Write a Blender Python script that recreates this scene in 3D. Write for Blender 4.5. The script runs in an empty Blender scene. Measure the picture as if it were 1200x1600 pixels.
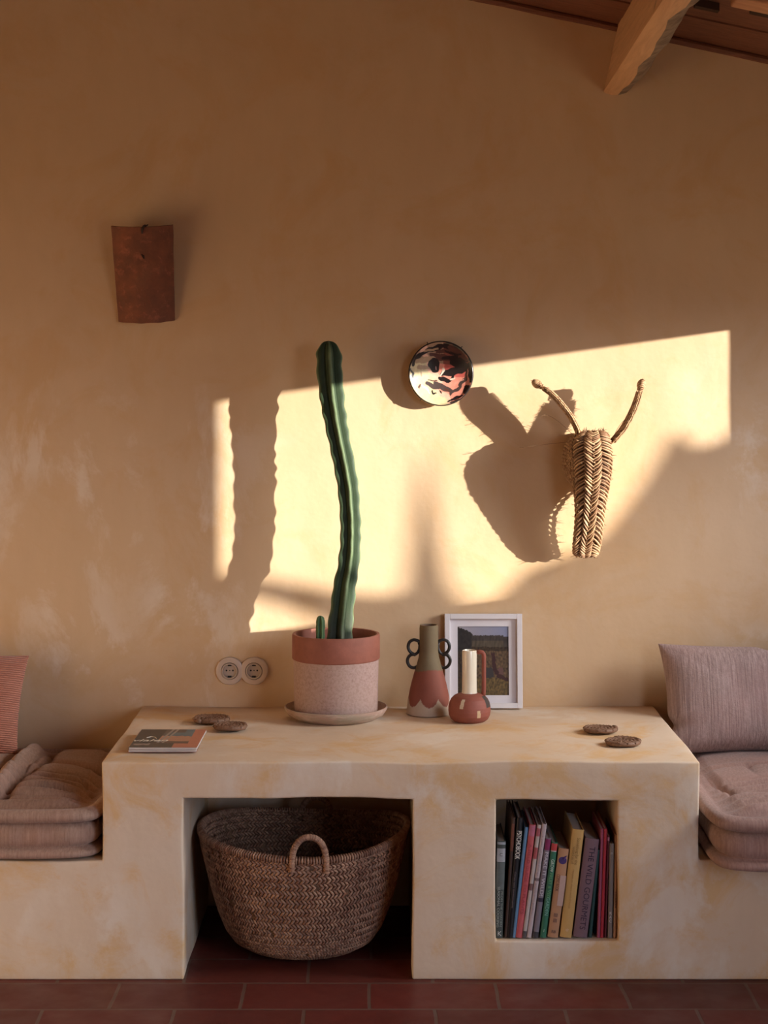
import bpy, bmesh, math, random
from mathutils import Vector, Matrix, noise

random.seed(7)
S = bpy.context.scene
C = S.collection
PI = math.pi

# ------------------------------------------------------------ camera
CAM = Vector((0.0, -4.73, 1.535))
F = 2900.0
cam_d = bpy.data.cameras.new('camera')
cam_d.sensor_fit = 'VERTICAL'
cam_d.sensor_height = 36.0
cam_d.lens = F / 1600 * 36
cam_d.shift_x = (600 - 591) / 1600
cam_d.shift_y = -(800 - 590) / 1600
cam_d.clip_start = 0.05
cam_o = bpy.data.objects.new('camera', cam_d)
cam_o.location = CAM
cam_o.rotation_euler = (PI / 2, 0, 0)
C.objects.link(cam_o)
S.camera = cam_o

# ------------------------------------------------------------ light
SUN_A, SUN_C = 1.8, 0.252            # travel direction (-A, 1, -C)
SUN_DIR = Vector((-SUN_A, 1.0, -SUN_C)).normalized()
WALL_Y = 0.793
EXPOSURE = 0.07
SUN_STRENGTH = 11.8
SUN_COLOR = (1.0, 0.94, 0.84)
SKY_COLOR = (0.76, 0.87, 1.10)
SKY_STRENGTH = 8.3
GLOW = 3.9
GROUND_COLOR = (0.05, 0.032, 0.02)

w = bpy.data.worlds.new('World'); S.world = w; w.use_nodes = True
bg = w.node_tree.nodes['Background']
bg.inputs[1].default_value = SKY_STRENGTH
_nt = w.node_tree
_tc = _nt.nodes.new('ShaderNodeTexCoord'); _sp = _nt.nodes.new('ShaderNodeSeparateXYZ'); _rp = _nt.nodes.new('ShaderNodeValToRGB')
_nt.links.new(_tc.outputs['Generated'], _sp.inputs[0])
_ad = _nt.nodes.new('ShaderNodeMath'); _ad.operation = 'MULTIPLY_ADD'; _ad.inputs[1].default_value = 0.5; _ad.inputs[2].default_value = 0.5
_nt.links.new(_sp.outputs[2], _ad.inputs[0]); _nt.links.new(_ad.outputs[0], _rp.inputs[0])
_e = _rp.color_ramp.elements                      # dusky land below the horizon, bright evening sky above it
_e[0].position = 0.485; _e[0].color = (*GROUND_COLOR, 1)
_e[1].position = 0.53; _e[1].color = (*SKY_COLOR, 1)
_x = _e.new(0.75); _x.color = (*[c * 0.7 for c in SKY_COLOR], 1)
_dv = _nt.nodes.new('ShaderNodeVectorMath'); _dv.operation = 'DOT_PRODUCT'          # warm sky patch added beside the sun to brighten the bench top
_dv.inputs[1].default_value = tuple((Vector((1.8, -0.45, 0.80))).normalized())
_nt.links.new(_tc.outputs['Generated'], _dv.inputs[0])
_gr = _nt.nodes.new('ShaderNodeMapRange'); _gr.interpolation_type = 'SMOOTHSTEP'
_gr.inputs[1].default_value = 0.84; _gr.inputs[2].default_value = 1.0; _gr.inputs[3].default_value = 0; _gr.inputs[4].default_value = GLOW
_nt.links.new(_dv.outputs['Value'], _gr.inputs[0])
_gm = _nt.nodes.new('ShaderNodeMix'); _gm.data_type = 'RGBA'; _gm.blend_type = 'MULTIPLY'; _gm.inputs[0].default_value = 1.0
_gc = _nt.nodes.new('ShaderNodeVectorMath'); _gc.operation = 'SCALE'; _gc.inputs[0].default_value = (1.0, 0.84, 0.62)
_nt.links.new(_gr.outputs[0], _gc.inputs['Scale'])
_g1 = _nt.nodes.new('ShaderNodeVectorMath'); _g1.operation = 'ADD'; _g1.inputs[1].default_value = (1, 1, 1)
_nt.links.new(_gc.outputs[0], _g1.inputs[0])
_nt.links.new(_rp.outputs[0], _gm.inputs[6]); _nt.links.new(_g1.outputs[0], _gm.inputs[7])
_nt.links.new(_gm.outputs[2], bg.inputs[0])

sun_d = bpy.data.lights.new('sun', 'SUN')
sun_d.energy = SUN_STRENGTH; sun_d.color = SUN_COLOR; sun_d.angle = math.radians(0.5)
sun_o = bpy.data.objects.new('sun', sun_d)
sun_o.rotation_euler = SUN_DIR.to_track_quat('-Z', 'Y').to_euler()
sun_o.location = (5, -3, 3)
C.objects.link(sun_o)

S.view_settings.view_transform = 'Standard'
S.view_settings.look = 'None'
S.view_settings.exposure = EXPOSURE
S.view_settings.gamma = 1.0
S.view_settings.use_curve_mapping = False
try:
    S.cycles.max_bounces = 10
    S.cycles.diffuse_bounces = 6
    S.cycles.use_denoising = True
    S.cycles.sample_clamp_indirect = 4.0
except Exception:
    pass

# ------------------------------------------------------------ helpers
def lin(c):
    def f(v):
        v /= 255.0
        return v / 12.92 if v <= 0.04045 else ((v + 0.055) / 1.055) ** 2.4
    return tuple(f(v) for v in c)

def sc_at(y):                        # pixels per metre at depth y
    return F / (y - CAM.y)

def at(px, py, y):                   # point that the photo shows at px,py, at depth y
    s = sc_at(y)
    return Vector(((px - 591) / s, y, CAM.z - (py - 590) / s))

def link(name, me, mat=None, parent=None, loc=None, rot=None, smooth=True, sharp=None):
    o = bpy.data.objects.new(name, me)
    C.objects.link(o)
    if mat is not None:
        for m in (mat if isinstance(mat, (list, tuple)) else [mat]):
            me.materials.append(m)
    if parent is not None:
        o.parent = parent
    if loc is not None:
        o.location = loc
    if rot is not None:
        o.rotation_euler = rot
    if smooth and me.polygons:
        me.polygons.foreach_set('use_smooth', [True] * len(me.polygons))
        if sharp:
            try:
                me.set_sharp_from_angle(angle=math.radians(sharp))
            except Exception:
                pass
    return o

def mesh(vs, fs, name='m'):
    me = bpy.data.meshes.new(name)
    me.from_pydata([tuple(v) for v in vs], [], fs)
    me.update()
    return me

def bm_mesh(bm, name='m'):
    bmesh.ops.recalc_face_normals(bm, faces=bm.faces)
    me = bpy.data.meshes.new(name); bm.to_mesh(me); bm.free()
    return me

def thing(name, label, cat, loc=(0, 0, 0), rot=(0, 0, 0), group=None):
    o = bpy.data.objects.new(name, None)
    C.objects.link(o); o.location = loc; o.rotation_euler = rot
    o.empty_display_size = 0.05
    return tag(o, label, cat, group)

def tag(o, label=None, cat=None, group=None):
    if label: o['label'] = label
    if cat: o['category'] = cat
    if group: o['group'] = group
    return o

def struct(o, label=None):
    o['kind'] = 'structure'
    if label: o['label'] = label
    return o

class MB:
    def __init__(self): self.v = []; self.f = []; self.mi = []
    def add(self, vs, fs, mi=0):
        b = len(self.v); self.v += [Vector(v) for v in vs]
        self.f += [tuple(i + b for i in f) for f in fs]; self.mi += [mi] * len(fs)
    def box(self, a, b, mi=0):
        x0, y0, z0 = a; x1, y1, z1 = b
        vs = [(x0,y0,z0),(x1,y0,z0),(x1,y1,z0),(x0,y1,z0),(x0,y0,z1),(x1,y0,z1),(x1,y1,z1),(x0,y1,z1)]
        self.add(vs, [(0,3,2,1),(4,5,6,7),(0,1,5,4),(1,2,6,5),(2,3,7,6),(3,0,4,7)], mi)
    def tube(self, pts, rad, n=10, closed=False, mi=0, flat=None, caps=True):
        pts = [Vector(p) for p in pts]; m = len(pts)
        if not isinstance(rad, (list, tuple)): rad = [rad] * m
        tans = []
        for i in range(m):
            a = pts[(i - 1) % m] if (closed or i > 0) else pts[i]
            b = pts[(i + 1) % m] if (closed or i < m - 1) else pts[i]
            t = b - a
            tans.append(t.normalized() if t.length > 1e-9 else Vector((0, 0, 1)))
        up = Vector((0, 0, 1)) if abs(tans[0].z) < 0.9 else Vector((0, 1, 0))
        nrm = (up - tans[0] * up.dot(tans[0])).normalized()
        vs = []
        for i in range(m):
            t = tans[i]
            nrm = (nrm - t * nrm.dot(t))
            nrm = nrm.normalized() if nrm.length > 1e-6 else t.orthogonal().normalized()
            if flat is not None:
                nn = (flat - t * flat.dot(t)).normalized()
            else:
                nn = nrm
            bb = t.cross(nn)
            r = rad[i]
            ra, rb = r if isinstance(r, tuple) else (r, r)
            for k in range(n):
                th = 2 * PI * k / n
                vs.append(pts[i] + nn * (math.cos(th) * ra) + bb * (math.sin(th) * rb))
        fs = []
        for i in range(m if closed else m - 1):
            j = (i + 1) % m
            for k in range(n):
                l = (k + 1) % n
                fs.append((i*n+k, i*n+l, j*n+l, j*n+k))
        if not closed and caps:
            fs.append(tuple(range(n - 1, -1, -1))); fs.append(tuple(range((m-1)*n, m*n)))
        self.add(vs, fs, mi)
    def lathe(self, prof, n=64, mi=0, axis='z', c=(0, 0, 0)):
        vs = []; fs = []
        for r, z in prof:
            for k in range(n):
                th = 2 * PI * k / n
                if axis == 'z': p = (r*math.cos(th), r*math.sin(th), z)
                else: p = (r*math.cos(th), -z, r*math.sin(th))
                vs.append(Vector(p) + Vector(c))
        for i in range(len(prof) - 1):
            for k in range(n):
                l = (k + 1) % n
                fs.append((i*n+k, i*n+l, (i+1)*n+l, (i+1)*n+k))
        if prof[0][0] > 1e-5: fs.append(tuple(range(n - 1, -1, -1)))
        if prof[-1][0] > 1e-5: fs.append(tuple(range((len(prof)-1)*n, len(prof)*n)))
        self.add(vs, fs, mi)
    def build(self, name, mat=None, parent=None, smooth=True, sharp=40, bevel=None, merge=False, **k):
        bm = bmesh.new()
        bv = [bm.verts.new(v) for v in self.v]
        for f, mi in zip(self.f, self.mi):
            try:
                q = bm.faces.new([bv[i] for i in f]); q.material_index = mi
            except ValueError: pass
        if merge: bmesh.ops.remove_doubles(bm, verts=bm.verts, dist=1e-5)
        o = link(name, bm_mesh(bm, name), mat, parent, smooth=smooth, sharp=sharp, **k)
        if bevel:
            m = o.modifiers.new('bevel', 'BEVEL'); m.width = bevel; m.segments = 3
            m.limit_method = 'ANGLE'; m.angle_limit = math.radians(40); m.harden_normals = False
        return o

def grid_mesh(nu, nv, fn, close_u=False):
    vs = []; fs = []
    cu = nu if close_u else nu + 1
    for j in range(nv + 1):
        for i in range(cu):
            vs.append(fn(i / nu, j / nv))
    for j in range(nv):
        for i in range(nu):
            a = j*cu + i; b = j*cu + (i+1) % cu
            fs.append((a, b, b + cu, a + cu))
    return mesh(vs, fs)

def paint(me, fn):
    at_ = me.color_attributes.new('Col', 'FLOAT_COLOR', 'POINT')
    buf = []
    for v in me.vertices:
        c = fn(v.co); buf += [c[0], c[1], c[2], 1.0]
    at_.data.foreach_set('color', buf)

# ------------------------------------------------------------ materials
def new_mat(name):
    m = bpy.data.materials.new(name); m.use_nodes = True
    nt = m.node_tree; b = nt.nodes['Principled BSDF']
    return m, nt, b

def N(nt, typ, **k):
    n = nt.nodes.new(typ)
    for a, v in k.items():
        if a.startswith('i_'):
            n.inputs[a[2:]].default_value = v
        else: setattr(n, a, v)
    return n

def ramp(nt, src, p0, p1, c0=(0,0,0,1), c1=(1,1,1,1)):
    r = N(nt, 'ShaderNodeValToRGB')
    e = r.color_ramp.elements
    e[0].position = p0; e[1].position = p1; e[0].color = c0; e[1].color = c1
    nt.links.new(src, r.inputs[0]); return r.outputs[0]

def noise_tex(nt, vec, scale, detail=4, rough=0.55, stretch=None, dist=0):
    if stretch:
        mp = N(nt, 'ShaderNodeMapping'); mp.inputs['Scale'].default_value = stretch
        nt.links.new(vec, mp.inputs[0]); vec = mp.outputs[0]
    n = N(nt, 'ShaderNodeTexNoise'); n.inputs['Scale'].default_value = scale
    n.inputs['Detail'].default_value = detail; n.inputs['Roughness'].default_value = rough
    n.inputs['Distortion'].default_value = dist
    nt.links.new(vec, n.inputs['Vector']); return n.outputs['Fac']

def mix(nt, fac, a, b, blend='MIX'):
    m = N(nt, 'ShaderNodeMix', data_type='RGBA', blend_type=blend)
    def put(i, v):
        if hasattr(v, 'is_output') or isinstance(v, bpy.types.NodeSocket): nt.links.new(v, m.inputs[i])
        elif isinstance(v, (int, float)): m.inputs[i].default_value = v
        else: m.inputs[i].default_value = (*v, 1) if len(v) == 3 else v
    put(0, fac); put(6, a); put(7, b)
    return m.outputs[2]

def bump(nt, b, h, strength=0.3, dist=0.01):
    n = N(nt, 'ShaderNodeBump'); n.inputs['Strength'].default_value = strength
    n.inputs['Distance'].default_value = dist
    nt.links.new(h, n.inputs['Height']); nt.links.new(n.outputs[0], b.inputs['Normal'])

def math_n(nt, op, a, b=None):
    m = N(nt, 'ShaderNodeMath', operation=op)
    for i, v in enumerate((a, b)):
        if v is None: continue
        if isinstance(v, bpy.types.NodeSocket): nt.links.new(v, m.inputs[i])
        else: m.inputs[i].default_value = v
    return m.outputs[0]

def simple(name, col, rough=0.6, var=0.12, scale=30, bmp=0.0, bscale=200, spec=0.4, stretch=None, col2=None, coat=0):
    m, nt, b = new_mat(name)
    tc = N(nt, 'ShaderNodeTexCoord').outputs['Object']
    c2 = col2 if col2 else tuple(v * (1 - var) for v in col)
    f = ramp(nt, noise_tex(nt, tc, scale, stretch=stretch), 0.35, 0.65)
    nt.links.new(mix(nt, f, col, c2), b.inputs['Base Color'])
    b.inputs['Roughness'].default_value = rough
    b.inputs['Specular IOR Level'].default_value = spec
    b.inputs['Coat Weight'].default_value = coat
    if bmp: bump(nt, b, noise_tex(nt, tc, bscale, stretch=stretch), bmp, 0.002)
    return m

def painted(name, rough=0.5, bmp=0.0, bscale=200, spec=0.4, coat=0, var=0.15, scale=60):
    m, nt, b = new_mat(name)
    a = N(nt, 'ShaderNodeAttribute', attribute_name='Col').outputs['Color']
    tc = N(nt, 'ShaderNodeTexCoord').outputs['Object']
    f = ramp(nt, noise_tex(nt, tc, scale), 0.3, 0.7)
    g = mix(nt, f, (1, 1, 1), (1 - var,) * 3)
    nt.links.new(mix(nt, 1.0, a, g, 'MULTIPLY'), b.inputs['Base Color'])
    b.inputs['Roughness'].default_value = rough
    b.inputs['Specular IOR Level'].default_value = spec
    b.inputs['Coat Weight'].default_value = coat
    b.inputs['Coat Roughness'].default_value = 0.15
    if bmp: bump(nt, b, noise_tex(nt, tc, bscale), bmp, 0.002)
    return m

def plaster(name, base, warm, pale, ochre, scuff_z=None, scuff=0.5, mottle=0.55, msc=3.4):
    m, nt, b = new_mat(name)
    pos = N(nt, 'ShaderNodeNewGeometry').outputs['Position']
    big = ramp(nt, noise_tex(nt, pos, 1.3, 3), 0.35, 0.68)
    col = mix(nt, big, base, warm)
    mid = ramp(nt, noise_tex(nt, pos, msc, 9, 0.68, dist=0.7), 0.49, 0.63)
    f = math_n(nt, 'MULTIPLY', mid, mottle)
    col = mix(nt, f, col, ochre)
    sc = ramp(nt, noise_tex(nt, pos, 3.6, 9, 0.66, stretch=(1.2, 1, 0.8), dist=0.35), 0.51, 0.60)
    pk = ramp(nt, noise_tex(nt, pos, 1.9, 2, 0.5), 0.36, 0.50)
    sc = math_n(nt, 'MULTIPLY', sc, pk)
    if scuff_z:
        sep = N(nt, 'ShaderNodeSeparateXYZ'); nt.links.new(pos, sep.inputs[0])
        mr = N(nt, 'ShaderNodeMapRange'); nt.links.new(sep.outputs[2], mr.inputs[0])
        mr.inputs[1].default_value = scuff_z[0]; mr.inputs[2].default_value = scuff_z[1]
        mr.inputs[3].default_value = 0; mr.inputs[4].default_value = 1
        # scuffs gather where people sit, at both ends of the wall
        ab = math_n(nt, 'ABSOLUTE', math_n(nt, 'SUBTRACT', sep.outputs[0], 0.25))
        mx = N(nt, 'ShaderNodeMapRange'); nt.links.new(ab, mx.inputs[0])
        mx.inputs[1].default_value = 0.45; mx.inputs[2].default_value = 0.8
        sc = math_n(nt, 'MULTIPLY', math_n(nt, 'MULTIPLY', sc, mr.outputs[0]), mx.outputs[0])
    col = mix(nt, math_n(nt, 'MULTIPLY', sc, scuff), col, pale)
    st = ramp(nt, noise_tex(nt, pos, 14, 5, 0.6, stretch=(1, 1, 0.35)), 0.3, 0.75)
    col = mix(nt, math_n(nt, 'MULTIPLY', st, 0.18), col, mix(nt, 0.5, warm, (0.25, 0.13, 0.06)))
    nt.links.new(col, b.inputs['Base Color'])
    b.inputs['Roughness'].default_value = 0.72
    b.inputs['Specular IOR Level'].default_value = 0.28
    h = math_n(nt, 'ADD', math_n(nt, 'MULTIPLY', noise_tex(nt, pos, 5, 4), 1.0),
               math_n(nt, 'MULTIPLY', noise_tex(nt, pos, 60, 6, 0.6), 0.10))
    bump(nt, b, h, 0.35, 0.012)
    return m

M = {}
M['wall'] = plaster('limewash_wall', (0.645, 0.46, 0.29), (0.63, 0.435, 0.25), (0.74, 0.61, 0.47), (0.61, 0.385, 0.19), scuff_z=(1.65, 1.30), scuff=0.85, mottle=0.6)
M['bench'] = plaster('limewash_bench', (0.70, 0.56, 0.42), (0.70, 0.52, 0.35), (0.76, 0.67, 0.56), (0.68, 0.43, 0.20), scuff=0.7, mottle=0.85, msc=5.5)

def wood(name, a, bcol, scale=8, stretch=(1, 1, 12), rough=0.6, knots=True):
    m, nt, b = new_mat(name)
    tc = N(nt, 'ShaderNodeTexCoord').outputs['Object']
    f = ramp(nt, noise_tex(nt, tc, scale, 6, 0.6, stretch=stretch, dist=0.8), 0.3, 0.7)
    col = mix(nt, f, a, bcol)
    if knots:
        v = N(nt, 'ShaderNodeTexVoronoi'); v.inputs['Scale'].default_value = 4.5
        nt.links.new(tc, v.inputs['Vector'])
        k = ramp(nt, v.outputs['Distance'], 0.03, 0.10, (1,1,1,1), (0,0,0,1))
        col = mix(nt, math_n(nt, 'MULTIPLY', k, 0.7), col, tuple(x * 0.35 for x in a))
    nt.links.new(col, b.inputs['Base Color'])
    b.inputs['Roughness'].default_value = rough
    bump(nt, b, f, 0.15, 0.004)
    return m

M['beam'] = wood('beam_wood', (0.70, 0.42, 0.21), (0.54, 0.30, 0.15), 6, (10, 0.7, 10))
M['bark'] = simple('waney_bark', (0.34, 0.25, 0.17), 0.9, scale=25, bmp=1.0, bscale=50, col2=(0.18, 0.12, 0.075))
M['board'] = wood('ceiling_board_wood', (0.23, 0.085, 0.045), (0.14, 0.05, 0.025), 5, (1.0, 14, 14))
M['rafter'] = wood('rafter_wood', (0.60, 0.31, 0.16), (0.46, 0.22, 0.11), 5, (0.8, 12, 12))

# floor of terracotta tiles
m, nt, b = new_mat('terracotta_tile_floor')
pos = N(nt, 'ShaderNodeNewGeometry').outputs['Position']
wob = N(nt, 'ShaderNodeTexNoise'); wob.inputs['Scale'].default_value = 3.0; nt.links.new(pos, wob.inputs['Vector'])
off = N(nt, 'ShaderNodeVectorMath', operation='MULTIPLY_ADD')
nt.links.new(wob.outputs['Color'], off.inputs[0]); off.inputs[1].default_value = (0.02, 0.012, 0); off.inputs[2].default_value = (0.3275 + 3.17, 0.410 + 3.9, 0)
vv = N(nt, 'ShaderNodeVectorMath', operation='ADD'); nt.links.new(pos, vv.inputs[0]); nt.links.new(off.outputs[0], vv.inputs[1])
br = N(nt, 'ShaderNodeTexBrick'); nt.links.new(vv.outputs[0], br.inputs['Vector'])
br.inputs['Scale'].default_value = 1.0; br.inputs['Brick Width'].default_value = 0.317; br.inputs['Row Height'].default_value = 0.195
br.inputs['Mortar Size'].default_value = 0.005; br.inputs['Mortar Smooth'].default_value = 0.3
br.inputs['Color1'].default_value = (0.145, 0.024, 0.017, 1); br.inputs['Color2'].default_value = (0.095, 0.022, 0.016, 1)
br.inputs['Mortar'].default_value = (0.13, 0.075, 0.055, 1); br.offset = 0.5
pat = ramp(nt, noise_tex(nt, pos, 7, 5), 0.35, 0.75)
col = mix(nt, math_n(nt, 'MULTIPLY', pat, 0.5), br.outputs['Color'], (0.09, 0.026, 0.018), 'MIX')
nt.links.new(col, b.inputs['Base Color'])
rr = ramp(nt, noise_tex(nt, pos, 9, 4), 0.3, 0.7, (0.36,)*3 + (1,), (0.6,)*3 + (1,))
nt.links.new(rr, b.inputs['Roughness']); b.inputs['Specular IOR Level'].default_value = 0.3
hh = math_n(nt, 'SUBTRACT', math_n(nt, 'MULTIPLY', noise_tex(nt, pos, 5, 3), 0.5), br.outputs['Fac'])
bump(nt, b, hh, 0.35, 0.004)
M['floor'] = m

M['plain_wall'] = simple('far_wall_plaster', (0.66, 0.47, 0.29), 0.85, scale=3)
M['plain_ceiling'] = M['board']
M['window_frame'] = simple('window_frame_wood', (0.30, 0.18, 0.10), 0.6, scale=10)
M['ground'] = simple('garden_ground', (0.22, 0.19, 0.12), 0.95, scale=2)
M['blocker'] = simple('blocker_grey', (0.25, 0.22, 0.17), 0.95, scale=4)
M['foliage'] = simple('garden_foliage', (0.10, 0.14, 0.06), 0.9, scale=10)

# ------------------------------------------------------------ room shell
X0, X1, Y0 = -2.6, 1.9, -6.6
def ceil_z(x, y): return 2.659 - 0.214 * (x - 0.343) - 0.034 * (y - WALL_Y)
T = 0.05

# back wall : gently uneven plaster, dense grid
def wall_back():
    nx, nz = 150, 110
    vs = []; fs = []
    for j in range(nz + 1):
        for i in range(nx + 1):
            x = X0 + (X1 - X0) * i / nx
            z = -0.05 + (ceil_z(x, WALL_Y) + 0.10) * j / nz
            d = 0.0035 * noise.noise(Vector((x*2.2, 3, z*2.2))) + 0.0012 * noise.noise(Vector((x*7, 9, z*5)))
            vs.append((x, WALL_Y + 0.002 + d, z))
    w_ = nx + 1
    for j in range(nz):
        for i in range(nx):
            a = j*w_ + i; fs.append((a, a+1, a+1+w_, a+w_))
    b0 = len(vs)
    for v in list(vs): vs.append((v[0], WALL_Y + 0.25, v[2]))
    for j in range(nz):
        for i in range(nx):
            a = b0 + j*w_ + i; fs.append((a, a+w_, a+1+w_, a+1))
    for i in range(nx):
        fs.append((i, b0+i, b0+i+1, i+1)); a = nz*w_ + i; fs.append((a, a+1, b0+a+1, b0+a))
    for j in range(nz):
        a = j*w_; fs.append((a, a+w_, b0+a+w_, b0+a)); a += nx; fs.append((a, b0+a, b0+a+w_, a+w_))
    return mesh(vs, fs)
struct(link('wall_back', wall_back(), M['wall'], sharp=50))

def shell_box(name, a, b, mat):
    k = MB(); k.box(a, b); return struct(k.build(name, mat, smooth=False))
shell_box('floor', (X0 - 0.2, Y0 - 0.2, -0.1), (X1 + T, WALL_Y, 0.0), M['floor'])
shell_box('wall_left', (X0 - 0.2, Y0, 0), (X0, WALL_Y + .25, 3.75), M['plain_wall'])

# right wall with the two openings the evening sun comes through
wy = lambda px: WALL_Y - (X1 - (px - 591) / 525) / SUN_A          # opening edge that lands at photo column px on the wall
W1 = (wy(318), wy(1140.5) + T / SUN_A, 1.091, 0)
W1 = (wy(318) , wy(1140.5) , 1.091 , 1.4634 + 0.14 * (X1 + 0.52))
W2 = (-4.4, -2.1, 0.25, 2.1)
def wall_with_holes(name, fixed, axis, lo, hi, z1, holes, thick, mat):
    k = MB(); cuts = sorted({lo, hi} | {h[0] for h in holes} | {h[1] for h in holes})
    for a, b_ in zip(cuts[:-1], cuts[1:]):
        mid = (a + b_) / 2; h = [q for q in holes if q[0] < mid < q[1]]
        spans = [(0, z1)] if not h else [(0, h[0][2]), (h[0][3], z1)]
        for s0, s1 in spans:
            if s1 - s0 < 1e-4: continue
            if axis == 'y': k.box((fixed, a, s0), (fixed + thick, b_, s1))
            else: k.box((a, fixed, s0), (b_, fixed + thick, s1))
    return struct(k.build(name, mat, smooth=False))
wall_with_holes('wall_right', X1, 'y', Y0, WALL_Y + .25, 3.2, [W1, W2], T, M['plain_wall'])
wall_with_holes('wall_front', Y0 - 0.2, 'x', X0 - .2, X1 + T, 4.0, [], 0.2, M['plain_wall'])

def win_frame(name, y0, y1, z0, z1, bar):
    k = MB(); t = 0.03
    x0, x1 = X1 + T, X1 + T + 0.03
    k.box((x0, y0 - t, z0 - t), (x1, y0 - 0.001, z1 + t)); k.box((x0, y1 + 0.001, z0 - t), (x1, y1 + t, z1 + t))
    k.box((x0, y0 - 0.001, z1 + 0.001), (x1, y1 + .001, z1 + t)); k.box((x0, y0 - 0.001, z0 - t), (x1, y1 + .001, z0 - 0.001))
    return struct(k.build(name, M['window_frame'], smooth=False))
win_frame('window_1', W2[0], W2[1], W2[2], W2[3], True)

def portal(name, loc, rot, sx, sy):
    d = bpy.data.lights.new(name, 'AREA'); d.shape = 'RECTANGLE'; d.size = sx; d.size_y = sy
    d.cycles.is_portal = True
    o = bpy.data.objects.new(name, d); o.location = loc; o.rotation_euler = rot; C.objects.link(o)
def track(v): return Vector(v).to_track_quat('-Z', 'Z').to_euler()
portal('portal_small_window', (X1 + T + .01, (W1[0]+W1[1])/2, (W1[2]+W1[3])/2), (0, PI/2, 0), W1[3]-W1[2], W1[1]-W1[0])
portal('portal_terrace_opening', (X1 + T + .02, (W2[0]+W2[1])/2, (W2[2]+W2[3])/2), (0, PI/2, 0), W2[3]-W2[2], W2[1]-W2[0])

# ceiling : boards laid across, with thin gaps
def ceiling():
    k = MB()
    n = 44; L = (WALL_Y + 0.25 - Y0 + .2) / n
    for i in range(n):
        y1 = WALL_Y + 0.25 - i * L; y0 = y1 - L + 0.004
        vs = []
        dz = 0.004 * (i % 2)
        for (x, y, t) in ((X0-.2,y0,0),(X1+T,y0,0),(X1+T,y1,0),(X0-.2,y1,0),(X0-.2,y0,.03),(X1+T,y0,.03),(X1+T,y1,.03),(X0-.2,y1,.03)):
            vs.append((x, y, ceil_z(x, y) + t + dz))
        k.add(vs, [(0,3,2,1),(4,5,6,7),(0,1,5,4),(1,2,6,5),(2,3,7,6),(3,0,4,7)])
    vs = []
    for (x, y, t) in ((X0-.2,Y0-.2,.035),(X1+T,Y0-.2,.035),(X1+T,WALL_Y+.25,.035),(X0-.2,WALL_Y+.25,.035),(X0-.2,Y0-.2,.1),(X1+T,Y0-.2,.1),(X1+T,WALL_Y+.25,.1),(X0-.2,WALL_Y+.25,.1)):
        vs.append((x, y, ceil_z(x, y) + t))
    k.add(vs, [(0,3,2,1),(4,5,6,7),(0,1,5,4),(1,2,6,5),(2,3,7,6),(3,0,4,7)])
    return struct(k.build('ceiling', M['board'], smooth=False))
ceiling()

# thin rough cornice where boards meet the wall
k = MB()
pts = []
for i in range(60):
    x = X0 + (X1 - X0) * i / 59
    pts.append((x, WALL_Y - 0.004, ceil_z(x, WALL_Y) - 0.006 + 0.003 * noise.noise(Vector((x*9, 0, 0)))))
k.tube(pts, 0.011, 8)
struct(k.build('trim_1', M['board']))

# purlin : squared log with a waney, barky arris
def purlin():
    top = at(964, 40, WALL_Y); sec_px = [(966, 36), (954.5, 92), (943, 143), (947, 146), (956, 148.5), (966, 149), (977, 146), (986, 139), (993, 129), (1003, 95), (1017, 50)]
    base = [at(px, py, WALL_Y) for px, py in sec_px]
    n = 70; k = MB(); vs = []; L = 5.6
    for i in range(n + 1):
        y = 0.06 - L * i / n
        for q, p in enumerate(base):
            wv = Vector((0, 0, 0))
            yy = y
            wob = noise.noise(Vector((yy*5, 1.3, 0)))
            if q in (5, 6, 7, 8):
                a = 0.020 * wob + 0.008 * noise.noise(Vector((yy*22, q*2.0, 4)))
                wv = Vector((-1, 0, 0.35)) * (a - 0.006)
                if q in (6, 7): wv += Vector((-.5, 0, .5)) * 0.006 * abs(noise.noise(Vector((yy*40, q, 1))))
            vs.append(Vector((p.x, WALL_Y + y, p.z - 0.034 * y)) + wv + Vector((0.003 * noise.noise(Vector((yy*2, 7, 0))), 0, 0)))
    m_ = len(base); fs = []; mi = []
    for i in range(n):
        for q in range(m_):
            l = (q + 1) % m_
            fs.append((i*m_+q, i*m_+l, (i+1)*m_+l, (i+1)*m_+q)); mi.append(1 if q in (5, 6, 7, 8) else 0)
    fs.append(tuple(range(m_))); mi.append(0); fs.append(tuple(range(n*m_, (n+1)*m_))[::-1]); mi.append(0)
    k.v = vs; k.f = fs; k.mi = mi
    return k.build('ceiling_beam', [M['beam'], M['bark']], sharp=35)
o = purlin()
tag(o, 'stout timber beam with bark left along one edge, running out from the wall under the boards', 'beam')

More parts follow.
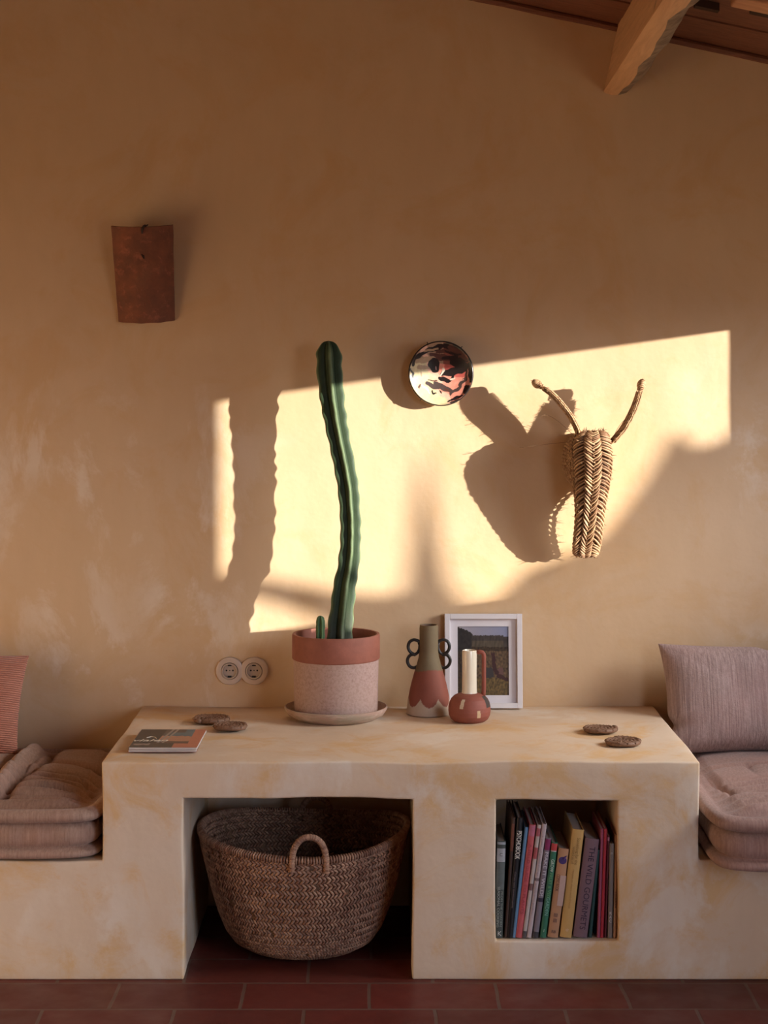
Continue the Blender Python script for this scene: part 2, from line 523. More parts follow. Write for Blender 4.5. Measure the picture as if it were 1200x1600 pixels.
def rafter():
    k = MB(); y0, y1 = 0.02, 0.12
    x0, x1 = 0.92, X1 - 0.02
    vs = []
    for x in (x0, x1):
        for (y, dz) in ((y0, -0.055), (y1, -0.055), (y1, -0.001), (y0, -0.001)):
            vs.append((x, y, ceil_z(x, y) + dz))
    k.add(vs, [(0,1,2,3),(7,6,5,4),(0,4,5,1),(1,5,6,2),(2,6,7,3),(3,7,4,0)])
    return k.build('roof_rafter', M['rafter'], smooth=False, bevel=0.004)
tag(rafter(), 'orange-brown rafter crossing above the beam at the top right corner', 'rafter')
for i, (xa, xb, y) in enumerate(((0.86, 0.925, 0.30), (1.0, 1.10, 0.24))):  # dark strips standing in for the shaded gaps between the boards
    k = MB(); vs = []
    for x in (xa, xb):
        for (yy, dz) in ((y, -0.022), (y + .03, -0.022), (y + .03, -0.001), (y, -0.001)):
            vs.append((x, yy, ceil_z(x, yy) + dz))
    k.add(vs, [(0,1,2,3),(7,6,5,4),(0,4,5,1),(1,5,6,2),(2,6,7,3),(3,7,4,0)])
    o = k.build('gap_shadow', simple('gap_shade', (0.05, 0.025, 0.015), 0.8), smooth=False)
    tag(o, ('short dark strip painting the shadow in the board gap right against the beam', 'dark strip painting the shadow in the board gap near the right end of the rafter')[i], 'shadow strip')

# unseen slab added outside, cut to shape the lower edge of the sun patch
def sun_blocker():
    XO = 6.0
    poly = [(150,880),(318,889),(365,896),(430,905),(520,922),(600,931),(630,926),(644,850),(651,780),(662,690),(674,765),(690,850),(706,912),(727,938),(750,947),
            (780,932),(820,893),(880,872),(940,838),(1000,762),(1048,684),(1062,670),(1076,688),(1092,700),(1115,695),(1142,676),(1200,640),
            (1260,1100),(560,1012),(520,984),(480,960),(400,936),(330,926),(150,915)]
    front = []
    for px, py in poly:
        xw = (px - 591) / 525; zw = CAM.z - (py - 590) / 525
        front.append(Vector((XO, WALL_Y - (XO - xw) / SUN_A, zw + 0.14 * (XO - xw))))
    bk = [p - SUN_DIR * 0.5 for p in front]
    from mathutils.geometry import tessellate_polygon
    bm = bmesh.new()
    a = [bm.verts.new(p) for p in front]; b_ = [bm.verts.new(p) for p in bk]
    n = len(a)
    for t in tessellate_polygon([[Vector((p.y, p.z, 0)) for p in front]]):
        bm.faces.new([a[i] for i in t]); bm.faces.new([b_[i] for i in t][::-1])
    for i in range(n): bm.faces.new((a[i], b_[i], b_[(i+1) % n], a[(i+1) % n]))
    return struct(link('sun_blocker_slab', bm_mesh(bm), M['blocker'], smooth=False))
sun_blocker()
shell_box('ground_outside', (X1 + T + 0.01, -14, -0.3), (16, 8, -0.1), M['ground'])

# ------------------------------------------------------------ plaster bench (one masonry body with two niches)
HB, HS = 0.556, 0.303
def bench():
    def br_(keys, step):
        out = [keys[0]]
        for a, b_ in zip(keys[:-1], keys[1:]):
            n = max(1, round((b_ - a) / step))
            out += [a + (b_ - a) * i / n for i in range(1, n + 1)]
        return out
    xs = br_([X0, -0.703, -0.496, 0.089, 0.300, 0.612, 0.819, X1], 0.034)
    ys = br_([0.0, 0.50, 0.66, WALL_Y + 0.004], 0.034)
    zs = br_([0.0, 0.098, HS, 0.457, 0.4625, HB], 0.034)
    def solid(i, j, k):
        if i < 0 or j < 0 or k < 0 or i >= len(xs)-1 or j >= len(ys)-1 or k >= len(zs)-1: return False
        x = (xs[i]+xs[i+1])/2; y = (ys[j]+ys[j+1])/2; z = (zs[k]+zs[k+1])/2
        if z > HS and not (-0.703 < x < 0.819): return False
        if -0.496 < x < 0.089 and z < 0.4625 and y < 0.66: return False
        if 0.300 < x < 0.612 and 0.098 < z < 0.457 and y < 0.50: return False
        return True
    vid = {}; vs = []; fs = []
    def vert(i, j, k):
        key = (i, j, k)
        if key not in vid:
            x, y, z = xs[i], ys[j], zs[k]
            p = Vector((x, y, z))
            a = 0.0045
            d = Vector((noise.noise(p*4.2 + Vector((5,1,2))), noise.noise(p*4.2 + Vector((1,9,4))), noise.noise(p*4.2 + Vector((3,3,8))))) * a
            d += Vector((0, noise.noise(p*15), noise.noise(p*13 + Vector((7,0,0))))) * 0.0012
            if z == 0: d.z = 0
            if j == len(ys) - 1: d.y = 0
            vid[key] = len(vs); vs.append(p + d)
        return vid[key]
    for i in range(len(xs)-1):
        for j in range(len(ys)-1):
            for k in range(len(zs)-1):
                if not solid(i, j, k): continue
                if not solid(i-1,j,k): fs.append((vert(i,j,k),vert(i,j,k+1),vert(i,j+1,k+1),vert(i,j+1,k)))
                if not solid(i+1,j,k): fs.append((vert(i+1,j,k),vert(i+1,j+1,k),vert(i+1,j+1,k+1),vert(i+1,j,k+1)))
                if not solid(i,j-1,k): fs.append((vert(i,j,k),vert(i+1,j,k),vert(i+1,j,k+1),vert(i,j,k+1)))
                if not solid(i,j+1,k): fs.append((vert(i,j+1,k),vert(i,j+1,k+1),vert(i+1,j+1,k+1),vert(i+1,j+1,k)))
                if not solid(i,j,k-1): fs.append((vert(i,j,k),vert(i,j+1,k),vert(i+1,j+1,k),vert(i+1,j,k)))
                if not solid(i,j,k+1): fs.append((vert(i,j,k+1),vert(i+1,j,k+1),vert(i+1,j+1,k+1),vert(i,j+1,k+1)))
    o = link('plaster_bench', mesh(vs, fs), M['bench'])
    m = o.modifiers.new('bevel', 'BEVEL'); m.width = 0.009; m.segments = 4; m.limit_method = 'ANGLE'; m.angle_limit = math.radians(55)
    return tag(o, 'built-in ochre plaster bench with a raised table block and two open niches', 'bench')
bench()

# ------------------------------------------------------------ woven strand helper
def strand(mb, P, Nn, a, b_, w_, h_, mi=0, bulge=0.5, seg=4, wid=None):
    """a lens-shaped straw from (u0,v0) to (u1,v1) over surface P(u,v) with normal Nn(u,v)"""
    rings = []
    for s in range(seg + 1):
        t = s / seg
        u = a[0] + (b_[0] - a[0]) * t; v = a[1] + (b_[1] - a[1]) * t
        n = Nn(u, v); p = P(u, v)
        k = math.sin(PI * (0.06 + 0.88 * t))
        rings.append((p + n * (h_ * bulge * k), n, k))
    vs = []
    for i, (p, n, k) in enumerate(rings):
        q = rings[min(i+1, seg)][0] - rings[max(i-1, 0)][0]
        t = q.normalized() if q.length > 1e-9 else Vector((1,0,0))
        s_ = t.cross(n)
        s_ = s_.normalized() if s_.length > 1e-9 else n.orthogonal()
        ww = w_ * (0.35 + 0.65 * k) * 0.5; hh = h_ * 0.5 * (0.4 + 0.6 * k)
        vs += [p + s_*ww, p + n*hh + s_*ww*.35, p + n*hh - s_*ww*.35, p - s_*ww, p - n*hh]
    fs = []
    for i in range(seg):
        for q in range(5):
            l = (q+1) % 5
            fs.append((i*5+q, i*5+l, (i+1)*5+l, (i+1)*5+q))
    fs += [(4,3,2,1,0), tuple(seg*5 + i for i in range(5))]
    mb.add(vs, fs, mi)

def straw_mat(name, a, b_, rough=0.6):
    m, nt, b = new_mat(name)
    g = N(nt, 'ShaderNodeNewGeometry')
    tc = N(nt, 'ShaderNodeTexCoord').outputs['Object']
    r = N(nt, 'ShaderNodeValToRGB'); nt.links.new(g.outputs['Random Per Island'], r.inputs[0])
    r.color_ramp.elements[0].color = (*a, 1); r.color_ramp.elements[1].color = (*b_, 1)
    e = r.color_ramp.elements.new(0.5); e.color = (*[x*0.9 + 0.02 for x in [(p+q)/2 for p, q in zip(a, b_)]], 1)
    f = noise_tex(nt, tc, 260, 3)
    col = mix(nt, math_n(nt, 'MULTIPLY', ramp(nt, f, 0.35, 0.7), 0.45), r.outputs[0], tuple(x*0.45 for x in a))
    nt.links.new(col, b.inputs['Base Color']); b.inputs['Roughness'].default_value = rough
    b.inputs['Specular IOR Level'].default_value = 0.35
    bump(nt, b, f, 0.4, 0.001)
    return m
M['straw'] = straw_mat('esparto_straw', (0.24, 0.115, 0.055), (0.60, 0.38, 0.20))
M['straw_dark'] = straw_mat('basket_straw', (0.24, 0.11, 0.065), (0.50, 0.285, 0.175))
M['straw_core'] = simple('straw_core', (0.11, 0.055, 0.03), 0.85, scale=120, bmp=0.8, bscale=400, col2=(0.24, 0.13, 0.07))
M['coil'] = straw_mat('coaster_coil', (0.17, 0.08, 0.042), (0.30, 0.155, 0.085))

# ------------------------------------------------------------ basket
def basket():
    cx, cy = at(474, 1400, 0.255).x, 0.268
    prof = [(0.0, 0.004), (0.10, 0.006), (0.150, 0.014), (0.185, 0.034), (0.208, 0.065), (0.229, 0.115), (0.246, 0.17), (0.262, 0.23), (0.275, 0.28), (0.2815, 0.318)]
    def R(v):   # v = 0..1 along side from profile index 2
        t = v * (len(prof) - 3) + 2; i = min(int(t), len(prof) - 2); f = t - i
        r = prof[i][0]*(1-f) + prof[i+1][0]*f; z = prof[i][1]*(1-f) + prof[i+1][1]*f
        return r, z
    def wz(th, v):   # rim dips front and back, rises on the sides; slightly squashed
        return (0.013 * math.cos(2*th) * v * v + 0.004 * math.sin(3*th + 1) * v)
    def P(th, v):
        r, z = R(v); r *= 1 + 0.012 * math.sin(3*th + .4) * v
        return Vector((r*math.cos(th), r*math.sin(th)*0.985, z + wz(th, v)))
    def Nn(th, v): return Vector((math.cos(th), math.sin(th), -0.25)).normalized()
    def Ni(th, v): return -Nn(th, v)
    e = thing('woven_basket', 'large round brown woven straw basket standing in the wide niche', 'basket', (cx, cy, 0.001))
    core = MB(); n = 96
    vs = []; fs = []
    rows = [(p, 0) for p in prof[:2]]
    ring = []
    for r, z in prof[:2]: ring.append([(r*math.cos(2*PI*k/n), r*math.sin(2*PI*k/n), z) for k in range(n)])
    for i in range(0, 21): ring.append([P(2*PI*k/n, i/20) for k in range(n)])
    for i in range(20, -1, -1): ring.append([P(2*PI*k/n, i/20) + Ni(2*PI*k/n, 0) * 0.007 for k in range(n)])
    for r, z in reversed(prof[:2]): ring.append([(r*math.cos(2*PI*k/n), r*math.sin(2*PI*k/n), z + 0.007) for k in range(n)])
    for rr_ in ring: vs += rr_
    for i in range(len(ring) - 1):
        for k_ in range(n):
            l = (k_+1) % n; fs.append((i*n+k_, i*n+l, (i+1)*n+l, (i+1)*n+k_))
    core.add(vs, fs)
    core.build('basket_lining', M['straw_core'], e, sharp=None)
    mb = MB(); rows = 17; cols = 150
    for i in range(rows):
        v0 = i / rows; v1 = (i + 1) / rows; vm = (v0 + v1) / 2
        for c in range(cols):
            th = 2*PI*(c + 0.5*(i % 2)) / cols + random.uniform(-.003, .003); d = 2*PI/cols*1.25
            hw = random.uniform(.0070, .0085)
            if random.random() < .02: continue
            strand(mb, P, Nn, (th, v0 - .004), (th + d, vm + .006), hw, .0048, seg=3)
            strand(mb, P, Nn, (th + d, vm - .004), (th, v1 + .004), hw, .0048, seg=3)
            if i >= rows - 9 and math.sin(th) > -0.4:
                Pi = lambda a, b__: P(a, b__) + Ni(a, b__) * 0.007
                strand(mb, Pi, Ni, (th, v0), (th + d, vm), hw, .0045, seg=2)
                strand(mb, Pi, Ni, (th + d, vm), (th, v1), hw, .0045, seg=2)
    for c in range(240):          # lashed rim
        th = 2*PI*c/240
        p = P(th, 1.0); o_ = Nn(th, 1)
        mb.tube([p + o_*.005 - Vector((0,0,.008)), p + o_*.004 + Vector((0,0,.002)), p - o_*.004 + Vector((0,0,.005)), p - o_*.012 - Vector((0,0,.006))], [.0022,.0032,.0032,.0022], 5)
    mb.build('basket_weave', M['straw_dark'], e, sharp=None)
    def handle(th0, h, r):
        k = MB(); pts = []
        half = 0.043 / 0.28
        for i in range(25):
            t = i / 24; a = PI * t
            th = th0 + half * math.cos(a) * -1
            p = P(th, 1.0) + Nn(th, 1) * 0.006
            p = p + Vector((0, 0, -0.028 + (h + 0.028) * math.sin(a) ** 0.62))
            pts.append(p)
        k.tube(pts, r, 10)
        for i in range(64):      # cord wound round it
            t = i / 63 * 23.999; j = int(t); f = t - j
            c = pts[j].lerp(pts[min(j+1, 24)], f); tn = (pts[min(j+1,24)] - pts[j]).normalized()
            a_ = tn.orthogonal().normalized(); b__ = tn.cross(a_)
            k.tube([c + a_*math.cos(q*PI/4)*r*1.02 + b__*math.sin(q*PI/4)*r*1.02 + tn*(q/8*.002) for q in range(8)], .0017, 4, closed=True)
        k.build('handle', M['straw_dark'], e, sharp=None)
    handle(-PI/2 + 0.09, 0.062, 0.0072)
    handle(PI/2 - 0.09, 0.040, 0.0072)
basket()

# ------------------------------------------------------------ straw donkey head
def straw_head():
    # photo row, left, right, distance of back and front from the wall
    rows = [(673, 912, 944, .07, .125), (679, 903, 952, .02, .155), (688, 899, 956, .0, .172), (703, 898, 958.5, 0, .183), (720, 899, 959, 0, .186), (740, 900, 957, .004, .181),
            (758, 901, 953, .018, .171), (778, 901.5, 949, .044, .158), (800, 902, 945, .06, .143), (825, 900, 942, .062, .123),
            (850, 897, 938, .056, .101), (864, 896.5, 935, .052, .085), (871, 902, 929, .058, .077)]
    prs = []
    for py, xl, xr, d0, d1 in rows:
        s = sc_at(WALL_Y - d1 * 0.9)
        zc = CAM.z - (py - 590) / sc_at(WALL_Y - (d0 + d1) / 2)
        prs.append((zc, (xl + xr) / 2 / s - 591 / s, (xr - xl) / 2 / s, d0, d1))
    def row(v):
        t = min(max(v, 0), 1) * (len(prs) - 1); i = min(int(t), len(prs) - 2); f = t - i
        return [a*(1-f) + b_*f for a, b_ in zip(prs[i], prs[i+1])]
    def P(u, v):          # u: angle, 0 = facing the room
        z, x, hw, d0, d1 = row(v)
        c, s = math.cos(u), math.sin(u)
        ex = 0.72
        sx = math.copysign(abs(s) ** ex, s); cx_ = math.copysign(abs(c) ** ex, c)
        dm = (d0 + d1) / 2; hd = (d1 - d0) / 2
        bul = 1.0
        if d0 < .03: bul = 1.0 + 0.10 * max(0, -c)
        return Vector((x + hw * sx * bul, WALL_Y - (dm + hd * cx_), z))
    def Nn(u, v):
        z, x, hw, d0, d1 = row(v)
        n = P(u, v) - Vector((x, WALL_Y - (d0 + d1) / 2, z)); n.z = 0
        return Vector((n.x / max(hw, .01), n.y / max((d1-d0)/2, .01), 0.0)).normalized()
    e = thing('straw_donkey_head', 'woven straw donkey head with two upright ears hung on the sunlit wall', 'wall hanging',
              (prs[4][1], WALL_Y, prs[4][0]))
    inv = Vector(e.location)
    mb = MB()
    n = 40; m_ = 36; vs = []; fs = []
    for j in range(m_ + 1):
        for i in range(n): 
            p = P(2*PI*i/n, j/m_) - Nn(2*PI*i/n, j/m_) * 0.007
            vs.append(p - inv)
    for j in range(m_):
        for i in range(n):
            l = (i+1) % n; fs.append((j*n+i, j*n+l, (j+1)*n+l, (j+1)*n+i))
    fs.append(tuple(range(n-1, -1, -1))); fs.append(tuple(range(m_*n, (m_+1)*n)))
    mb.add(vs, fs); mb.build('head_core', M['straw_core'], e, sharp=None)
    wv = MB()
    Q = lambda u, v: P(u, v) - inv
    NR = 21
    # front: four columns / \ / \ ; sides and back: finer plait
    cuts = [-1.28, -0.415, -0.04, 0.19, 1.28]
    for r in range(-1, NR + 1):
        for c in range(4):
            up = (c % 2 == 0)
            u0, u1 = cuts[c] - .05, cuts[c+1] + .05
            for s_ in range(2):
                v = (r + 0.42 * s_) / NR + random.uniform(-.003, .003)
                dv = 0.070
                a = (u0, v + dv/2) if up else (u0, v - dv/2)
                b_ = (u1, v - dv/2) if up else (u1, v + dv/2)
                if min(a[1], b_[1]) < -0.02 or max(a[1], b_[1]) > 1.02: continue
                strand(wv, Q, Nn, a, b_, random.uniform(.0060, .0078), random.uniform(.0075, .0105), seg=5)
    NS = 34
    side = [1.28 + i * (2*PI - 2.56) / 10 for i in range(11)]
    for r in range(NS):
        for c in range(10):
            up = (c % 2 == 0); v = (r + .5) / NS; dv = 0.04
            a = (side[c], v + dv/2 if up else v - dv/2); b_ = (side[c+1], v - dv/2 if up else v + dv/2)
            if min(a[1], b_[1]) < 0 or max(a[1], b_[1]) > 1: continue
            strand(wv, Q, Nn, a, b_, .0062, .0045, seg=3)
    for i in range(170):         # frayed straw ends
        u = random.uniform(-PI, PI); v = random.uniform(0, 1); p = Q(u, v); nn = Nn(u, v)
        L = random.uniform(.006, .021); d = (nn + Vector((0, 0, random.uniform(-.8, .8)))).normalized()
        wv.tube([p, p + d*L*.6, p + d*L + Vector((0,0,random.uniform(-.004,.004)))], [.0008,.0006,.0003], 4)
    for i in range(14):
        a = i/14*2*PI; p = Q(a, 0.0)
        wv.tube([p, p + Vector((random.uniform(-.004,.004), 0, random.uniform(.004,.012)))], [.0012,.0004], 4)
    wv.build('woven_straw', M['straw'], e, sharp=None)

    cc = at(906, 720, WALL_Y - .055) - inv
    nk = MB(); NU = 22; NVV = 12
    def PN(u, v):      # u around, v 0 at the wall .. 1 at the front
        f = math.sqrt(max(0, 1 - (v*.96) ** 2.6)) if v > 0 else 1
        return Vector((cc.x + .0445*f*math.cos(u), cc.y + .055 - .118*v, cc.z + .078*f*math.sin(u)))
    def NN(u, v):
        return Vector((math.cos(u), -.25 - v, math.sin(u)*.8)).normalized()
    vs = []; fs = []
    for j in range(13):
        for i in range(32): vs.append(PN(2*PI*i/32, j/12*.999) - NN(2*PI*i/32, j/12)*.003)
    for j in range(12):
        for i in range(32):
            l = (i+1) % 32; fs.append((j*32+i, j*32+l, (j+1)*32+l, (j+1)*32+i))
    fs.append(tuple(range(31, -1, -1))); fs.append(tuple(range(12*32, 13*32)))
    kk = MB(); kk.add(vs, fs); nko = kk.build('neck_coil', M['straw_core'], e, sharp=None)
    for r in range(9):
        for c in range(46):
            u = 2*PI*c/46; du = .20; v = r/9
            strand(nk, PN, NN, (u, v), (u + du, v + .075), .0055, .004, seg=3)
            strand(nk, PN, NN, (u + du, v + .055), (u, v + .12), .0055, .004, seg=3)
    nk.build('woven_straw', M['straw'], nko, sharp=None)

    def ear(path, wid, name_lbl):
        pts = [at(px, py, WALL_Y - d) - inv for px, py, d in path]
        # resample
        res = []
        for i in range(len(pts)-1):
            for q in range(6): res.append((pts[i].lerp(pts[i+1], q/6), (i + q/6)/(len(pts)-1)))
        res.append((pts[-1], 1.0))
        k = MB()
        yd = Vector((0, 1, 0))
        L = len(res)
        rad = []
        for p, t in res:
            w_ = wid * (0.35 + 0.65 * math.sin(PI * min(1, 0.12 + 0.80 * t)) ** 0.7) * (1 if t < .85 else 1 - (t-.85)*2.6)
            rad.append((w_, 0.0042))
        k.tube([p for p, t in res], rad, 14, flat=yd)
        # plaited straws along both flat faces
        for i in range(2, L - 5):
            p, t = res[i]; q = res[i+3][0]; tn = (q - p).normalized(); sd = tn.cross(yd).normalized()
            w_ = rad[i][0]
            for sg in (-1, 1):
                for lane in (-1, 0):
                    yo = lane * w_ + w_ * .5
                    a = p + sd*sg*.004 + yd*(yo - w_*.45); b__ = q + sd*sg*.004 + yd*(yo + w_*.45)
                    if lane: a, b__ = p + sd*sg*.004 + yd*(yo + w_*.45), q + sd*sg*.004 + yd*(yo - w_*.45)
                    k.tube([a, (a+b__)/2 + sd*sg*.0022, b__], [.0012, .0026, .0012], 5)
            if random.random() < .8:
                for sg in (-1, 1):
                    st = p + yd*sg*w_*.95
                    d = (tn*.8*random.choice((1, -.6)) + yd*sg*.9 + sd*random.uniform(-.5, .5)).normalized()
                    k.tube([st - d*.004, st + d*random.uniform(.004, .014)], [.0012, .0004], 4)
        er = k.build('ear', M['straw'], e, sharp=None)
        # bound tip
        k = MB(); p0 = res[-1][0]; tn = (res[-1][0] - res[-4][0]).normalized()
        k.tube([p0 - tn*.002, p0 + tn*.003, p0 + tn*.010, p0 + tn*.019, p0 + tn*.026, p0 + tn*.029],
               [(.012,.007),(.018,.0105),(.020,.0125),(.018,.0115),(.011,.007),(.003,.0012)], 12, flat=yd)
        for i in range(9):
            f = i/8; c = p0 + tn*(.001 + .022*f); ra = .0200*(1-.3*f*f); rb = (.0085 + .0040*math.sin(PI*f))*(1-.15*f*f)
            b__ = tn.cross(yd).normalized(); tilt = .004*(1 if i % 2 else -1)
            k.tube([c + yd*math.cos(a_*PI/6)*ra + b__*math.sin(a_*PI/6)*rb + tn*tilt*math.cos(a_*PI/6) for a_ in range(12)], .0014, 5, closed=True)
        c = p0 - tn*.005; b__ = tn.cross(yd).normalized()
        k.tube([c + yd*math.cos(a_*PI/6)*.016 + b__*math.sin(a_*PI/6)*.0068 for a_ in range(12)], .0022, 6, closed=True)
        k.tube([p0 + tn*.026, p0 + tn*.034 + yd*.003], [.001,.0004], 4)
        k.build('ear_tip_binding', M['straw'], er, sharp=None)
    ear([(909, 690, .10), (901, 668, .105), (892, 651, .11), (881, 636, .115), (869, 622, .115), (857, 611, .11), (844, 603, .10)], .036, 'l')
    ear([(953, 694, .11), (962, 684, .115), (973, 671, .12), (983, 654, .12), (991, 637, .12), (997, 620, .12), (1000.5, 607, .12)], .034, 'r')
    # a few long loose straws
    for (a, b_, c) in (((905,690,.1),(880,690,.12),(812,700,.09)), ((955,700,.1),(958,672,.12),(978,654,.11)), ((905,690,.1),(860,640,.1),(846,650,.12))):
        A, B, D = [at(*(q[0], q[1], WALL_Y - q[2])) - inv for q in (a, b_, c)]
        k = MB(); k.tube([A.lerp(B, t/8).lerp(B.lerp(D, t/8), t/8) for t in range(9)], .0006, 4)
        k.build('loose_straw', M['straw'], e, sharp=None)
straw_head()

# ------------------------------------------------------------ painted plate on the wall
def seg_d(p, a, b_):
    ax, ay = a; bx, by = b_; px, py = p
    dx, dy = bx-ax, by-ay; t = max(0, min(1, ((px-ax)*dx + (py-ay)*dy) / (dx*dx + dy*dy + 1e-12)))
    return math.hypot(px-ax-dx*t, py-ay-dy*t), t

def plate():
    r = 0.0965; d = 0.035
    c = at(689, 583.5, WALL_Y - 0.03)
    # strokes in the 1200x1000 look of the plate, centre (595,480), radius 340
    strokes = [((300,330),(470,240),26,'k'),((450,240),(640,180),30,'k'),((640,180),(850,260),40,'k'),((500,290),(700,330),34,'d'),((700,330),(900,345),24,'k'),
               ((560,250),(700,240),22,'d'),((700,200),(860,330),36,'d'),
               ((720,360),(850,400),44,'k'),((620,480),(830,440),42,'k'),((830,440),(900,380),30,'k'),((580,530),(680,560),26,'k'),
               ((450,580),(560,640),26,'g'),((540,590),(690,665),36,'g'),((505,655),(512,695),9,'k'),((512,695),(540,690),8,'k'),((570,670),(590,690),8,'k'),((400,470),(395,520),10,'t'),((420,250),(560,215),14,'t'),((620,320),(760,300),20,'k'),((640,250),(800,290),14,'k'),((640,640),(700,690),14,'d'),((740,470),(700,560),14,'k'),
               ((690,700),(800,620),17,'g'),((790,610),(850,520),20,'g'),((850,520),(880,420),16,'d'),((905,430),(905,560),34,'k'),
               ((850,670),(880,620),32,'k'),((670,770),(820,710),14,'k'),((700,790),(800,760),16,'g'),((470,545),(560,560),7,'d'),
               ((360,410),(460,420),24,'t'),((340,350),(520,320),26,'t'),((380,600),(372,632),12,'d'),((280,440),(300,520),9,'k'),((320,300),(290,400),20,'k'),
               ((620,430),(600,500),12,'w'),((700,545),(740,530),10,'w'),((400,600),(480,690),9,'w'),((870,440),(885,600),6,'p'),((730,600),(820,545),9,'p')]
    cols = {'k': (.018,.012,.012), 'd': (.10,.04,.03), 'g': (.075,.05,.045), 't': (.42,.28,.17), 'w': (.75,.62,.5), 'p': (.72,.33,.25)}
    def colf(co):
        x, z = co.x / r, co.z / r
        rr_ = math.hypot(x, z)
        px = 595 + x*340; py = 480 - z*345
        if rr_ > 0.965: return (.02, .015, .014)
        if co.y > -0.004 + 0.0: pass
        wob = 24 * noise.noise(Vector((px/90, py/60, 0))) ; wob2 = 16 * noise.noise(Vector((px/60, py/80, 5)))
        q = (px + wob, py + wob2)
        # ground colours
        t = (px*.8 + (900-py)*.35) - 560 + 60*noise.noise(Vector((px/120, py/120, 3)))
        col = (.68,.56,.32) if t < 0 else (.78,.30,.22)
        if t > 150 and py < 520: col = (.55,.12,.10)
        if py < 330 + .15*(px-300): col = (.36,.23,.15) if px < 620 else (.22,.07,.05)
        if abs(t) < 25: col = (.75,.45,.33)
        for a, b_, w_, c_ in strokes:
            dd, tt = seg_d(q, a, b_)
            if dd < w_ * (0.55 + 0.45*math.sin(PI*min(1, .15+.8*tt))): col = cols[c_]
        if math.hypot((q[0]-525)/62, (q[1]-395)/78) < 1: col = cols['k']
        if math.hypot((q[0]-545)/9, (q[1]-425)/20) < 1: col = (.5,.3,.28)
        return col
    nr, nt_ = 90, 220
    vs = [Vector((0, 0, 0))]; fs = []
    def dep(f):  # distance out from the wall for radius fraction f (front surface)
        return 0.018 + (0.021 * (f ** 2.2) if f < .93 else 0.021*.85 + 0.004*(1 - ((f-.965)/.035)**2 if abs(f-.965) < .035 else 0) + .0005)
    vs[0] = Vector((0, -dep(0), 0))
    for i in range(1, nr+1):
        f = i/nr
        for k in range(nt_):
            a = 2*PI*k/nt_; vs.append(Vector((r*f*math.cos(a), -dep(f), r*f*math.sin(a))))
    prof_b = [(1.0, .028), (.94, .022), (.6, .006), (.45, .001), (.40, .001), (.0, .006)]
    for f, dd in prof_b[:-1]:
        for k in range(nt_):
            a = 2*PI*k/nt_; vs.append(Vector((r*f*math.cos(a), -dd, r*f*math.sin(a))))
    for k in range(nt_): fs.append((0, 1 + k, 1 + (k+1) % nt_))
    for i in range(nr + len(prof_b) - 2):
        for k in range(nt_):
            l = (k+1) % nt_; a = 1 + i*nt_; fs.append((a+k, a+nt_+k, a+nt_+l, a+l))
    fs.append(tuple(1 + (nr + len(prof_b) - 2)*nt_ + k for k in range(nt_)))
    bm = bmesh.new(); bv = [bm.verts.new(v) for v in vs]
    for f in fs: bm.faces.new([bv[i] for i in f])
    me = bm_mesh(bm); paint(me, colf)
    e = thing('painted_plate', 'round glazed plate with black, pink and cream brushwork hung on the wall', 'plate', (c.x, WALL_Y - .004, c.z))
    link('plate_body', me, painted('plate_glaze', 0.3, spec=0.5, coat=0.15, var=0.2, scale=90), e, sharp=60)
    mw = simple('dark_wire', (.04,.035,.03), .5)
    for a in (math.radians(114), math.radians(52), math.radians(232)):
        p = Vector((math.cos(a), 0, math.sin(a)))
        k = MB(); k.tube([p*r*.94 + Vector((0,-.014,0)), p*(r+.004) + Vector((0,-.020,0)), p*(r+.0045) + Vector((0,-.036,0)), p*(r-.004) + Vector((0,-.041,0))], .0011, 6)
        k.build('plate_hook', mw, e)
plate()

